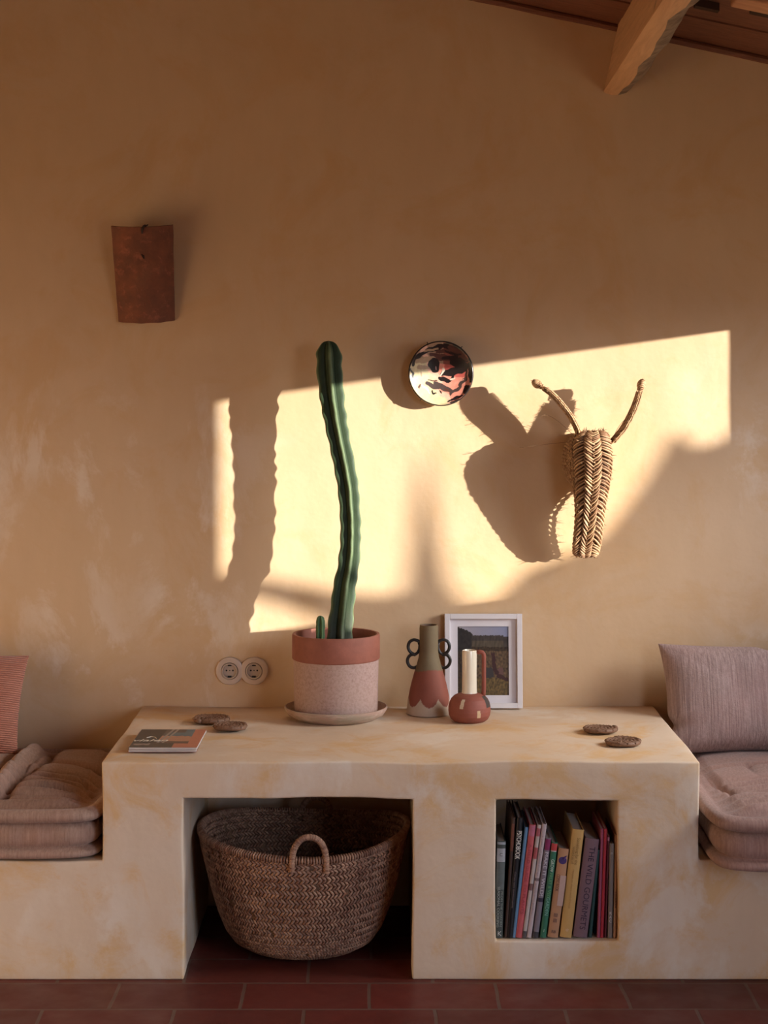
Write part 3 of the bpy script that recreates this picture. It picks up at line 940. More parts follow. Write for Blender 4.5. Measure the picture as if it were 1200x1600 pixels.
# ------------------------------------------------------------ roof tile hung on the wall
def roof_tile():
    c = at(224, 427, WALL_Y - .06)
    hz = 0.143
    def fn(u, v, th=0.0):
        a = (u - .5) * 2
        z = (v - .5) * 2 * hz
        hw = 0.0905 * (0.925 + 0.075 * v) + .0012*noise.noise(Vector((v*5, a, 2)))
        sag = 0.034 * (1 - a*a)
        nz = .0015 * noise.noise(Vector((a*2.5, v*3.5, th)))
        return Vector((a * hw, -(sag + nz - th * (1 if th else 0)), z + .0015*noise.noise(Vector((a*3, 0, v)))))
    nu, nv = 28, 24; vs = []; fs = []
    for th in (0, .011):
        for j in range(nv+1):
            for i in range(nu+1):
                p = fn(i/nu, j/nv); vs.append(p + Vector((0, th, 0)))
    W_ = nu+1; b0 = (nu+1)*(nv+1)
    for j in range(nv):
        for i in range(nu):
            a = j*W_+i; fs.append((a, a+1, a+1+W_, a+W_)); fs.append((b0+a, b0+a+W_, b0+a+1+W_, b0+a+1))
    for i in range(nu): fs.append((i, b0+i, b0+i+1, i+1)); a = nv*W_+i; fs.append((a, a+1, b0+a+1, b0+a))
    for j in range(nv): a = j*W_; fs.append((a, a+W_, b0+a+W_, b0+a)); a += nu; fs.append((a, b0+a, b0+a+W_, a+W_))
    m, nt, b = new_mat('old_clay_tile')
    tc = N(nt, 'ShaderNodeTexCoord').outputs['Object']
    f1 = ramp(nt, noise_tex(nt, tc, 14, 6, .65), .4, .65); f2 = ramp(nt, noise_tex(nt, tc, 35, 5, .7, dist=.6), .55, .68)
    f3 = ramp(nt, noise_tex(nt, tc, 9, 4, .6, stretch=(1.5,1,1)), .55, .72)
    col = mix(nt, f1, (.155,.056,.03), (.235,.08,.038)); col = mix(nt, math_n(nt,'MULTIPLY',f2,.5), col, (.42,.14,.075)); col = mix(nt, math_n(nt,'MULTIPLY',f3,.55), col, (.11,.065,.04))
    nt.links.new(col, b.inputs['Base Color']); b.inputs['Roughness'].default_value = .85
    bump(nt, b, noise_tex(nt, tc, 70, 5), .6, .003)
    tilt = math.radians(13)
    e = thing('clay_roof_tile', 'curved old red-brown clay roof tile nailed high on the wall', 'roof tile', (c.x, WALL_Y - 0.040, c.z), (tilt, 0, math.radians(-1)))
    e.rotation_euler = (tilt, math.radians(-1.2), 0)
    link('tile_body', mesh(vs, fs), m, e, sharp=50)
    k = MB(); k.tube([(.012, .040, hz - .004), (.012, -.022, hz + .001)], .0022, 8); k.tube([(.012, -.021, hz+.002), (.012, -.025, hz+.002)], .0045, 10)
    k.tube([(.010,-.032,hz+.004),(.006,-.038,hz-.004),(.004,-.0385,hz-.018)], [.003,.0045,.002], 8)
    k.build('nail', simple('rusty_nail', (.06,.035,.025), .7), e)
    k = MB(); k.tube([(-.001,-.0352,.064),(.004,-.0352,.058),(.006,-.0352,.050)], [(.0012,.0008),(.0038,.001),(.0014,.0008)], 8)
    k.build('chip_mark', simple('dark_chip', (.03,.02,.015), .9), e)
roof_tile()

# ------------------------------------------------------------ double socket
def socket():
    m_pl = simple('ivory_plastic', (.62,.48,.37), .35, var=.03, spec=.5)
    m_in = simple('ivory_insert', (.54,.42,.32), .35, var=.03, spec=.5)
    m_dk = simple('socket_hole', (.02,.015,.012), .6)
    a = at(359, 1048, WALL_Y); b_ = at(397, 1048, WALL_Y); mid = (a + b_) / 2
    e = thing('wall_socket', 'double round ivory power socket low on the wall above the table block', 'socket', (mid.x, WALL_Y - .001, mid.z))
    dx = (b_.x - a.x) / 2
    k = MB()
    for s in (-1, 1):
        k.lathe([(.0415, -.002), (.0415, .004), (.040, .007), (.0365, .0085), (.0265, .0092), (.0252, .008), (.0248, .007), (.0240, -.001)], 56, axis='y', c=(s*dx, 0, 0))
    k.build('face_plate', m_pl, e, sharp=35)
    for s in (-1, 1):
        k = MB()
        k.lathe([(.0238, -.001), (.0238, .0098), (.0228, .0105), (.0200, .0105), (.0196, .0095), (.0192, .0012), (.0, .0010)], 56, axis='y', c=(s*dx, 0, 0))
        ins = k.build('socket_insert', m_in, e, sharp=35)
        k = MB()
        for hx in (-.0095, 0, .0095):
            k.lathe([(.0026 if hx else .0017, .0008), (.0026 if hx else .0017, .0016), (0, .0016)], 16, axis='y', c=(s*dx + hx, 0, .001))
        for hz in (-1, 1):
            k.box((s*dx - .0055, -.006, hz*.0168 - .0022), (s*dx + .0055, -.001, hz*.0168 + .0022))
        k.build('contact', m_dk, ins)
socket()

# ------------------------------------------------------------ pot, saucer, cactus
POT = Vector((at(525, 1115, 0.60).x, 0.60, HB + .001))
def pot():
    m_band = simple('terracotta_band', (.31,.105,.068), .7, scale=30, bmp=.2, bscale=150, col2=(.25,.085,.055))
    m, nt, b = new_mat('chalky_terracotta')
    tc = N(nt, 'ShaderNodeTexCoord').outputs['Object']
    f = ramp(nt, noise_tex(nt, tc, 150, 6, .75), .45, .66); f2 = ramp(nt, noise_tex(nt, tc, 12, 4), .35, .7)
    col = mix(nt, f, (.44,.30,.26), (.30,.18,.15)); col = mix(nt, math_n(nt,'MULTIPLY',f2,.35), col, (.42,.29,.21))
    nt.links.new(col, b.inputs['Base Color']); b.inputs['Roughness'].default_value = .9
    m_body = m
    m, nt, b = new_mat('weathered_saucer')
    tc = N(nt, 'ShaderNodeTexCoord').outputs['Object']
    f = ramp(nt, noise_tex(nt, tc, 9, 5, .6, stretch=(1,1,5)), .35, .65); f2 = ramp(nt, noise_tex(nt, tc, 14, 6, .7, stretch=(1,1,4)), .5, .66)
    col = mix(nt, f, (.40,.25,.19), (.33,.27,.19)); col = mix(nt, math_n(nt,'MULTIPLY',f2,.6), col, (.58,.42,.34))
    nt.links.new(col, b.inputs['Base Color']); b.inputs['Roughness'].default_value = .85
    bump(nt, b, noise_tex(nt, tc, 60, 5, stretch=(1,1,3)), .4, .003)
    m_sau = m
    k = MB(); k.lathe([(0,0),(.112,0),(.120,.004),(.138,.014),(.1445,.024),(.1475,.031),(.1475,.035),(.1445,.036),(.141,.031),(.135,.022),(.125,.016),(.118,.013),(0,.012)], 96)
    o = k.build('pot_saucer', m_sau, None, sharp=50, loc=POT)
    tag(o, 'weathered grey-brown clay saucer under the cactus pot', 'saucer')
    e = thing('plant_pot', 'terracotta flower pot with a bare red rim band and chalky pink body', 'pot', POT + Vector((0, 0, .0135)))
    H = .231; B = .0705
    k = MB(); k.lathe([(0,0),(.1150,0),(.1180,.003),(.1195,.010),(.1225,H-B-.001),(.1225,H-B)], 96); k.build('pot_body', m_body, e, sharp=50)
    k = MB(); k.lathe([(.110,H-B-.012),(.1255,H-B-.0005),(.1262,H-B+.001),(.1262,H-.006),(.1248,H-.001),(.1220,H),(.1175,H-.001),(.1160,H-.005),(.1150,H-.03),(.1140,H-B-.008)], 96)
    k.build('rim_band', m_band, e, sharp=50)
    bm = bmesh.new(); bmesh.ops.create_circle(bm, cap_ends=True, radius=.1148, segments=48)
    bmesh.ops.inset_region(bm, faces=bm.faces[:], thickness=.04)
    bmesh.ops.subdivide_edges(bm, edges=bm.edges[:], cuts=2, use_grid_fill=True)
    for v in bm.verts: v.co.z = H - .040 + .004*noise.noise(v.co*60)
    link('soil', bm_mesh(bm), simple('potting_soil', (.09,.05,.035), .95, scale=90, bmp=1, bscale=250), e)
pot()

def cactus_mesh(path, ribs, th0, twist, crn=26, amp=.045, groove=.56, top_taper=True, nseg=200, edge=(.20,.27,.13), side=(.034,.058,.026), base_col=True):
    # path: list of (x,y,z,r); Catmull-Rom resample
    def cr(t):
        n = len(path) - 1; t = min(max(t, 0), .99999) * n; i = int(t); f = t - i
        g = lambda j: path[min(max(j, 0), n)]
        p0, p1, p2, p3 = g(i-1), g(i), g(i+1), g(i+2)
        return [0.5*((2*b_) + (-a+c)*f + (2*a-5*b_+4*c-d)*f*f + (-a+3*b_-3*c+d)*f**3) for a, b_, c, d in zip(p0, p1, p2, p3)]
    nc = ribs * 14
    vs = []; cl = []; Ltot = path[-1][2] - path[0][2]
    for j in range(nseg + 1):
        t = j / nseg
        x, y, z, r = cr(t)
        e_ = max(0.0, path[-1][2] - z)
        cap = 1.0; r0 = r
        if top_taper and e_ < r*1.1:
            q = 1 - e_/(r*1.1); cap = math.sqrt(max(0.0, 1 - q*q)) * 1.0
        for k in range(nc):
            a = 2*PI*k/nc; ph = ribs*(a)/2
            c = abs(math.cos(ph)) ** 1.5
            g2 = groove + .10 * (1 - cap)
            prof = g2 + (1 - g2)*c
            ridge = max(0, c - .7) / .3
            ribi = round(ribs*a/(2*PI)) % ribs
            cren = amp * ridge * (1 + .8*noise.noise(Vector((t*11, ribi*5, 2)))) * math.sin(crn*2*PI*t + ribi*1.9 + 3.5*noise.noise(Vector((t*8, ribi*3, 0))))
            rr_ = r * (prof + cren) * cap
            th = th0 + twist*t + a
            vs.append(Vector((x + rr_*math.sin(th), y - rr_*math.cos(th), z)))
            m_ = max(0, c - .90)/.10
            cc = [s*(1-m_*.75) + e*m_*.75 for s, e in zip(side, edge)]
            vein = max(0, 1 - abs(c - .30)/.12) * .12
            cc = [q*(1-vein) + w_*vein for q, w_ in zip(cc, (.22,.27,.18))]
            if base_col:
                n1 = noise.noise(Vector((a*2, t*30, 1)))
                bf = max(0, min(1, (.17 - t)/.17 + .35*n1)) * (.75 if t < .25 else 0)
                cc = [q*(1-bf) + w_*bf for q, w_ in zip(cc, (.10,.095,.075))]
            cl.append(cc)
    fs = []
    for j in range(nseg):
        for k in range(nc):
            l = (k+1) % nc; fs.append((j*nc+k, j*nc+l, (j+1)*nc+l, (j+1)*nc+k))
    fs.append(tuple(range(nc-1, -1, -1)))
    me = mesh(vs, fs)
    at_ = me.color_attributes.new('Col', 'FLOAT_COLOR', 'POINT')
    buf = []
    for c in cl: buf += [*c, 1]
    at_.data.foreach_set('color', buf)
    return me, cr

def cactus():
    soil = POT.z + .0135 + .231 - .042
    NRIB, TH0, TW = 5, math.radians(15), math.radians(-8)
    rows = [(529, 998, .195, 39), (531, 972, .193, 37.5), (534.5, 943, .188, 36), (538, 912, .180, 34.5), (544, 880, .166, 32.5), (546.5, 850, .163, 31), (547, 820, .160, 31),
            (545.5, 790, .158, 31), (543, 760, .157, 32), (538, 730, .150, 32.5), (532, 700, .146, 33), (526, 670, .140, 34), (521, 640, .135, 36), (517, 610, .130, 37.5), (514.5, 580, .122, 38), (513.5, 555, .116, 37.5), (513, 532.5, .113, 35)]
    path = []
    for px, py, d, w_ in rows:
        p = at(px, py, WALL_Y - d); path.append((p.x, p.y, p.z, w_ * .5 / sc_at(WALL_Y - d) * 1.10))
    x, y, z, r = path[0]
    path.insert(0, (x - .006, y, soil - .012, r * .9))
    path = [(a - POT.x, b_ - POT.y, c - soil, r_) for a, b_, c, r_ in path]
    e = thing('column_cactus', 'tall wavy green column cactus growing from the banded pot', 'cactus', (POT.x, POT.y, soil))
    mt = painted('cactus_skin', .6, bmp=.25, bscale=300, spec=.25, var=.25, scale=40)
    me, cr = cactus_mesh(path, NRIB, TH0, TW, crn=16, amp=.050, groove=.48)
    link('cactus_stem', me, mt, e)
    p = at(500, 996, POT.y - .05)
    q = at(500.5, 962, POT.y - .05)
    pth = [(p.x, p.y, soil - .01, .0085), (p.x, p.y, soil + .02, .0125), (q.x, q.y, (soil + q.z)/2 + .01, .0135), (q.x, q.y, q.z - .008, .0125), (q.x, q.y, q.z, .011)]
    pth = [(a - POT.x, b_ - POT.y, c - soil, r_) for a, b_, c, r_ in pth]
    me, _ = cactus_mesh(pth, 5, .5, 0, crn=5, amp=.05, groove=.6, nseg=50, edge=(.16,.24,.09), side=(.05,.11,.04), base_col=False)
    o = link('cactus_offshoot', me, mt, e)
    tag(o, 'short young offshoot')
cactus()

# ------------------------------------------------------------ tall vase
def tall_vase():
    y = 0.672; s = sc_at(y); c = at(670, 1115, y); base = HB + .001
    zt = CAM.z - (976.5 - 590) / s - base
    # (half width px, py)
    pr = [(14.0, 977), (14.6, 981), (14.6, 1000), (14.8, 1018), (16, 1027), (19.5, 1040), (23.5, 1053), (27, 1066), (30, 1079), (32.5, 1092), (34.3, 1104), (35.5, 1112)]
    Z = lambda py: (CAM.z - (py - 590)/s) - base
    prof = [(0, 0), (.063, 0), (.0665, .003)]
    prof += [(hw/s, Z(py)) for hw, py in reversed(pr)]
    prof = [(r, z) for r, z in prof if z >= 0 or r == 0]
    zt = prof[-1][1]
    dense = prof[:3]
    for (a, b_) in zip(prof[2:-1], prof[3:]):
        n = max(1, int((b_[1]-a[1])/.0022))
        for i in range(1, n+1): dense.append((a[0]+(b_[0]-a[0])*i/n, a[1]+(b_[1]-a[1])*i/n))
    dense += [(14.2/s, zt+.0015), (12.6/s, zt+.0015), (11.8/s, zt-.002), (11.5/s, zt-.06), (0, zt-.065)]
    k = MB(); k.lathe(dense, 220)
    e = thing('tall_vase', 'tall tapering vase in olive, terracotta and cream with curly black handles', 'vase', (c.x, y, base))
    o = k.build('vase_body', painted('vase_matte_clay', .75, bmp=.15, bscale=180, var=.12, scale=25), e, sharp=50)
    def colf(co):
        th = math.atan2(co.x, -co.y); z = co.z; r = math.hypot(co.x, co.y)
        if r < 12.4/s and z > .05: return (.10,.045,.03)
        zo = .131 + .005*math.sin(th*2.0 + 1.2) - .004*math.cos(th)
        if z > zo: return (.185,.135,.072)
        n = 7; ph = (th + .45) * n / (2*PI); f = ph - math.floor(ph) - .5
        zs = .027 + .024 * (abs(f)*2) ** 2.2
        if z < zs: return (.54,.43,.32)
        return (.27,.082,.052)
    paint(o.data, colf)
    hb = simple('black_ceramic', (.016,.014,.013), .4, spec=.5)
    for sg in (-1, 1):
        k = MB(); pts = []
        # two stacked curls; px coordinates relative to axis
        cs = [(15.5,1001),(19,998.5),(24,997.7),(29.5,1000.5),(32,1006),(31.8,1011.5),(29,1016.5),(24.5,1019.5),(20.5,1021.5),(24,1020.5),(28.5,1021.5),(32.2,1025.5),(33.4,1031),(31.5,1036.8),(27.5,1040.5),(22.5,1041.3),(19.5,1039)]
        if False: pass
        pp = [Vector((sg*x/s, 0, Z(py + 2))) for x, py in cs]
        pp[0].x = sg*13.5/s; pp[-1].x = sg*17.5/s
        res = []
        for i in range(len(pp)-1):
            g = lambda j: pp[min(max(j,0), len(pp)-1)]
            for q in range(6):
                f = q/6; p0,p1,p2,p3 = g(i-1),g(i),g(i+1),g(i+2)
                res.append(0.5*((2*p1) + (p2-p0)*f + (2*p0-5*p1+4*p2-p3)*f*f + (3*p1-p0-3*p2+p3)*f**3))
        res.append(pp[-1])
        k.tube(res, .0047, 12, flat=Vector((0,1,0)))
        # inner side of the lower and upper curl where it lies against the neck
        k.tube([Vector((sg*x/s, 0, Z(py+2))) for x, py in ((15.5,1001.5),(14.2,1006),(14.6,1012),(17.2,1017.5),(21,1020.5))], .0044, 12, flat=Vector((0,1,0)))
        k.build('handle', hb, e, sharp=None)
tall_vase()

# ------------------------------------------------------------ small jug
def jug():
    y = .548; s = sc_at(y); c = at(733.5, 1128, y); base = HB + .001
    Z = lambda py: (CAM.z - (py - 590)/s) - base
    top = Z(1016)
    body = [(0,0),(.036,0),(.044,.002),(.053,.009),(.0585,.020),(.0602,.032),(.0598,.044),(.0570,.056),(.052,.066),(.044,.074),(.034,.079),(.0245,.0815)]
    dense = body[:2]
    for a, b_ in zip(body[1:-1], body[2:]):
        n = max(1, int(math.dist(a, b_)/.0016))
        for i in range(1, n+1): dense.append((a[0]+(b_[0]-a[0])*i/n, a[1]+(b_[1]-a[1])*i/n))
    dense += [(.018,.0818),(.016,.080)]
    e = thing('small_jug', 'small round terracotta jug with a glossy cream neck and square handle', 'jug', (c.x, y, base))
    k = MB(); k.lathe(dense, 240); o = k.build('jug_body', painted('jug_clay', .65, bmp=.15, var=.12, scale=25), e, sharp=50)
    def rect(u, z, cu, cz, w_, h_, sk=0): return abs(u - cu - sk*(z - cz)) < w_/2 and abs(z - cz) < h_/2
    def colf(co):
        th = math.atan2(co.x, -co.y); z = co.z
        u = .060 * math.sin(th) if co.y < 0 else 9
        if rect(u, z, -.0245+.0, .0575, .0105, .024, .12): return (.62,.49,.35)
        if rect(u, z, .0240, .030, .0095, .021, -.05): return (.55,.38,.22)
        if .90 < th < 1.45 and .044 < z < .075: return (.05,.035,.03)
        return (.26,.076,.050)
    paint(o.data, colf)
    k = MB(); rn = 11.6/s
    k.lathe([(rn*1.06,.0795),(rn*1.03,.084),(rn,.092),(rn*.98,(top+.08)/2),(rn,top-.003),(rn*.97,top),(rn*.86,top+.0005),(rn*.80,top-.003),(rn*.78,.10),(0,.098)], 96)
    nk = k.build('jug_neck', simple('cream_glaze', (.74,.66,.52), .16, var=.04, spec=.6, coat=.5), e, sharp=50)
    tag(nk, 'glossy cream neck')
    k = MB(); x1 = 22.5/s
    hp = [(rn*.85, top-.005), (x1-.010, top-.0052), (x1-.004, top-.0068), (x1-.0008, top-.011), (x1, top-.018), (x1, .10), (x1-.0005, .085), (x1-.002, .068)]
    k.tube([(x, .0, z) for x, z in hp], [(.0075,.0062)]*8, 14, flat=Vector((0,1,0)))
    k.build('jug_handle', simple('handle_clay', (.25,.062,.038), .6, scale=40), e, sharp=None)
jug()

# ------------------------------------------------------------ framed photograph
def picture():
    Wd, Ht = .2295, .2765; bar = .0155; dp = .022
    p0 = at(695, 1108.5, .755)
    lean = math.atan2(WALL_Y - .757 - dp*0.2 - .004, Ht)
    e = thing('picture_frame', 'white framed landscape photograph leaning on the wall behind the vases', 'picture', (p0.x + Wd/2, .752, HB + .003), (-lean, 0, 0))
    wh = simple('white_painted_frame', (.72,.68,.68), .45, var=.04, spec=.4)
    k = MB(); h = Wd/2
    k.box((-h,-dp/2,0),(-h+bar,dp/2,Ht)); k.box((h-bar,-dp/2,0),(h,dp/2,Ht))
    k.box((-h+bar,-dp/2,0),(h-bar,dp/2,bar)); k.box((-h+bar,-dp/2,Ht-bar),(h-bar,dp/2,Ht))
    k.build('frame', wh, e, smooth=False, bevel=.0012)
    # mat board with opening
    ix0, ix1, iz0, iz1 = -h+bar, h-bar, bar, Ht-bar
    # opening from the photo
    sx = Wd/121.5; ox0 = -h + (715.3-694.8)*sx; ox1 = -h + (795.3-694.8)*sx; oz1 = Ht - (981-961)*Ht/147.5; oz0 = Ht - (1088.6-961)*Ht/147.5
    k = MB(); yf = .0005
    k.box((ix0,yf,iz0),(ox0,yf+.002,iz1)); k.box((ox1,yf,iz0),(ix1,yf+.002,iz1)); k.box((ox0,yf,iz0),(ox1,yf+.002,oz0)); k.box((ox0,yf,oz1),(ox1,yf+.002,iz1))
    k.build('mat_board', simple('mat_board', (.70,.66,.68), .8, var=.03), e, smooth=False)
    def fn(u, v): return Vector((ox0-.002 + (ox1-ox0+.004)*u, yf+.0028, oz0-.002 + (oz1-oz0+.004)*v))
    me = grid_mesh(150, 190, fn)
    def colf(co):
        u = (co.x-ox0)/(ox1-ox0); v = 1-(co.z-oz0)/(oz1-oz0)
        n = lambda a, b_, s_=0: noise.noise(Vector((u*a, v*b_, s_)))
        rl = .13 + .012*n(30,0,4) + (0.0 if u > .35 else -.12*max(0, 1-(u/.30))**.55) + .02*(u > .9)
        if v < rl: t = u; return (.36-.13*t, .33-.08*t, .35+.02*t)
        g = .30 + .02*n(5,0,1)
        if u < .28 and v < .36: return tuple(x*(1+.5*n(20,20)) for x in (.028,.024,.021))
        if v < g:
            b_ = .06 + .03*n(24,12,2)
            return (b_*.9, b_*.72, b_*.60) if v < .21 or u > .9 else (b_*1.5, b_*1.15, b_*.75)
        fol = .5 + .5*n(26, 30, 6) + .4*n(60, 20, 7)
        base = (.17*fol + .025, .105*fol + .016, .048*fol + .012)
        if v < .36: base = tuple(x*.45 for x in base)
        if v > .75: base = (base[0]*1.1, base[1]*1.15, base[2]*.8)
        # dark curving plant and lake shade
        for a, b_, w_ in (((.70,.42),(.72,.62),.05),((.72,.62),(.80,.72),.04),((.80,.72),(.96,.77),.035)):
            if seg_d((u+.02*n(25,25,5),v+.02*n(25,25,6)),a,b_)[0] < w_*.8: return (.05,.02,.018)
        if math.hypot((u-.84+.03*n(30,30,8))/.06,(v-.66+.03*n(30,30,9))/.07) < 1: return (.13,.065,.055)
        if math.hypot((u-.60+.06*n(16,16,8))/.12,(v-.68+.05*n(16,16,9))/.08) < 1: return (.045,.038,.036)
        if u < .10: return tuple(x*.35 for x in base)
        return base
    paint(me, colf)
    link('photograph', me, painted('photo_print', .35, var=.05), e)
    k = MB(); k.box((ix0,.0036,iz0),(ix1,.009,iz1)); k.build('backing_board', simple('backing_card', (.35,.25,.17), .9), e, smooth=False)
picture()

# ------------------------------------------------------------ coasters
def coaster(px, py, wpx, zt, turn, label, lift=0.0):
    s = (py - 590) / (CAM.z - (HB + .008)); y = F/s + CAM.y
    x = (px - 591)/s; R = wpx/s/2
    o = None
    k = MB(); turns = 4.6; n = int(turns*26); pts = []; rads = []
    tr = R/turns/2*1.05
    for i in range(n+1):
        t = i/n; a = 2*PI*turns*t + turn; r = (R - tr)*t + .001
        hgt = tr*.95 + .003*(t**3) + .0006*math.sin(a*3)
        pts.append((r*math.cos(a), r*math.sin(a), hgt)); rads.append((tr*(1.02+.06*math.sin(i*1.3)), tr*(1.02+.06*math.sin(i*1.3+1))))
    k.tube(pts, rads, 8)
    # lashing straws over the coil
    for i in range(6, n, 1):
        p = Vector(pts[i]); q = Vector(pts[min(i+1, n)]); tn = (q-p).normalized() if (q-p).length > 1e-9 else Vector((1,0,0))
        rd = Vector((p.x, p.y, 0)).normalized(); up = Vector((0,0,1)); R2 = rads[i][0]*1.0
        dsk = tn*R2*.9*(1 if i % 2 else -1)
        arc = [p + (rd*math.cos(a_) + up*math.sin(a_))*R2 + dsk*(math.cos(a_)) for a_ in (0.0, .75, 1.57, 2.4, 3.14)]
        k.tube(arc, [.0006,.0009,.0010,.0009,.0006], 5)
    o = k.build('straw_coaster', M['coil'], None, sharp=None, loc=(x, y, HB + .0025 + lift))
    tag(o, label, 'coaster', None)
coaster(332, 1125, 62, 0, 0.3, 'round coiled straw coaster at the back of the pair behind the magazine')
coaster(361, 1135.5, 60, 0, 1.9, 'smaller coiled straw coaster in front of its twin, right of the magazine')
coaster(937, 1140, 57, 0, 3.0, 'flat coiled straw coaster, the back one of the pair near the right seat')
coaster(972, 1160, 62, 0, 4.4, 'dished coiled straw coaster, the front one of the pair near the right seat')

# ------------------------------------------------------------ text
def text_mesh(body, size, extr=.0002, sx=1.0, shear=0.0, align='CENTER'):
    cu = bpy.data.curves.new('t', 'FONT'); cu.body = body; cu.size = size; cu.extrude = extr
    cu.align_x = align; cu.align_y = 'CENTER'; cu.resolution_u = 3; cu.shear = shear
    o = bpy.data.objects.new('t', cu); C.objects.link(o)
    dg = bpy.context.evaluated_depsgraph_get(); dg.update()
    me = bpy.data.meshes.new_from_object(o.evaluated_get(dg))
    bpy.data.objects.remove(o); bpy.data.curves.remove(cu)
    for v in me.vertices: v.co.x *= sx
    return me

# ------------------------------------------------------------ magazines on the table block
def magazines():
    z0 = HB + .003
    a = at(201, 1176, .09); 
    W_, D_ = .178, .250
    def skew(u, v): return Vector((u*W_, v*D_, 0))
    paper = simple('magazine_paper', (.66,.60,.55), .7, scale=200, stretch=(.1,.1,8), col2=(.45,.40,.38))
    cv2 = simple('magazine_cover_red', (.40,.16,.13), .4)
    for i in range(2):
        e = thing('magazine', ('landscape photo magazine with a dark and coral cover, upper of two', 'pale paper magazine lying under the dark-covered one')[i], 'magazine',
                  (at(201, 1176, .105).x + (0 if i == 0 else -.0015), .103 + (0 if i == 0 else .001), z0 + (.0068 if i == 0 else 0)), (0, 0, math.radians(-.6 if i == 0 else .5)))
        k = MB(); k.box((.001, .001, .0006), (W_-.001, D_-.001, .0058)); k.build('page_block', paper, e, smooth=False, bevel=.0008)
        k = MB(); k.box((0,0,0), (W_, D_, .0006)); k.box((0,0,.0058),(W_, D_, .0060))
        k.build('cover', cv2 if i else simple('magazine_cover_plain', (.60,.54,.50), .5), e, smooth=False)
        if i == 0:
            me = grid_mesh(160, 160, lambda u, v: Vector((.0003+u*(W_-.0006), .0003+v*(D_-.0006), .00605)))
            def colf(co):
                u, v = co.x/W_, co.y/D_
                n = noise.noise(Vector((u*14, v*9, 1))); n2 = noise.noise(Vector((u*5, v*22, 3)))
                if u > .835 or (v < .22 and u > .63): return (.50+.03*n, .17, .10)
                if v < .24: return (.045,.040,.035) if not (u < .28 and v > .12 and n > .15) else (.25,.2,.18)
                if u < .34 + .06*v: return (.035,.034,.032)
                if abs((u - .42) - (v-.5)*.16) < .018 or abs((u-.49) - (v-.5)*.16) < .016: return (.30,.26,.22)
                if v > .82 and u < .70: return (.10,.075,.06)
                if v > .62 + .05*n: return (.085,.15,.17) if u > .50 else (.10,.10,.09)
                if v > .34: return (.45+.1*n2, .22+.05*n2, .13)
                return (.12,.07,.05)
            paint(me, colf); link('cover_picture', me, painted('magazine_print', .35, var=.06), e)
            t = text_mesh('vialen', .042, .0001, 1.0, .25); link('title_lettering', t, simple('title_cream', (.85,.78,.62), .5), e, loc=(.043, .095, .0062), smooth=False)
            k = MB(); k.tube([(.030,.130,.0063),(.040,.142,.0063),(.052,.134,.0063),(.058,.118,.0063)], [.001,.0022,.0016,.0008], 6)
            k.build('bird_emblem', simple('emblem_cream', (.66,.58,.45), .5), e)
magazines()

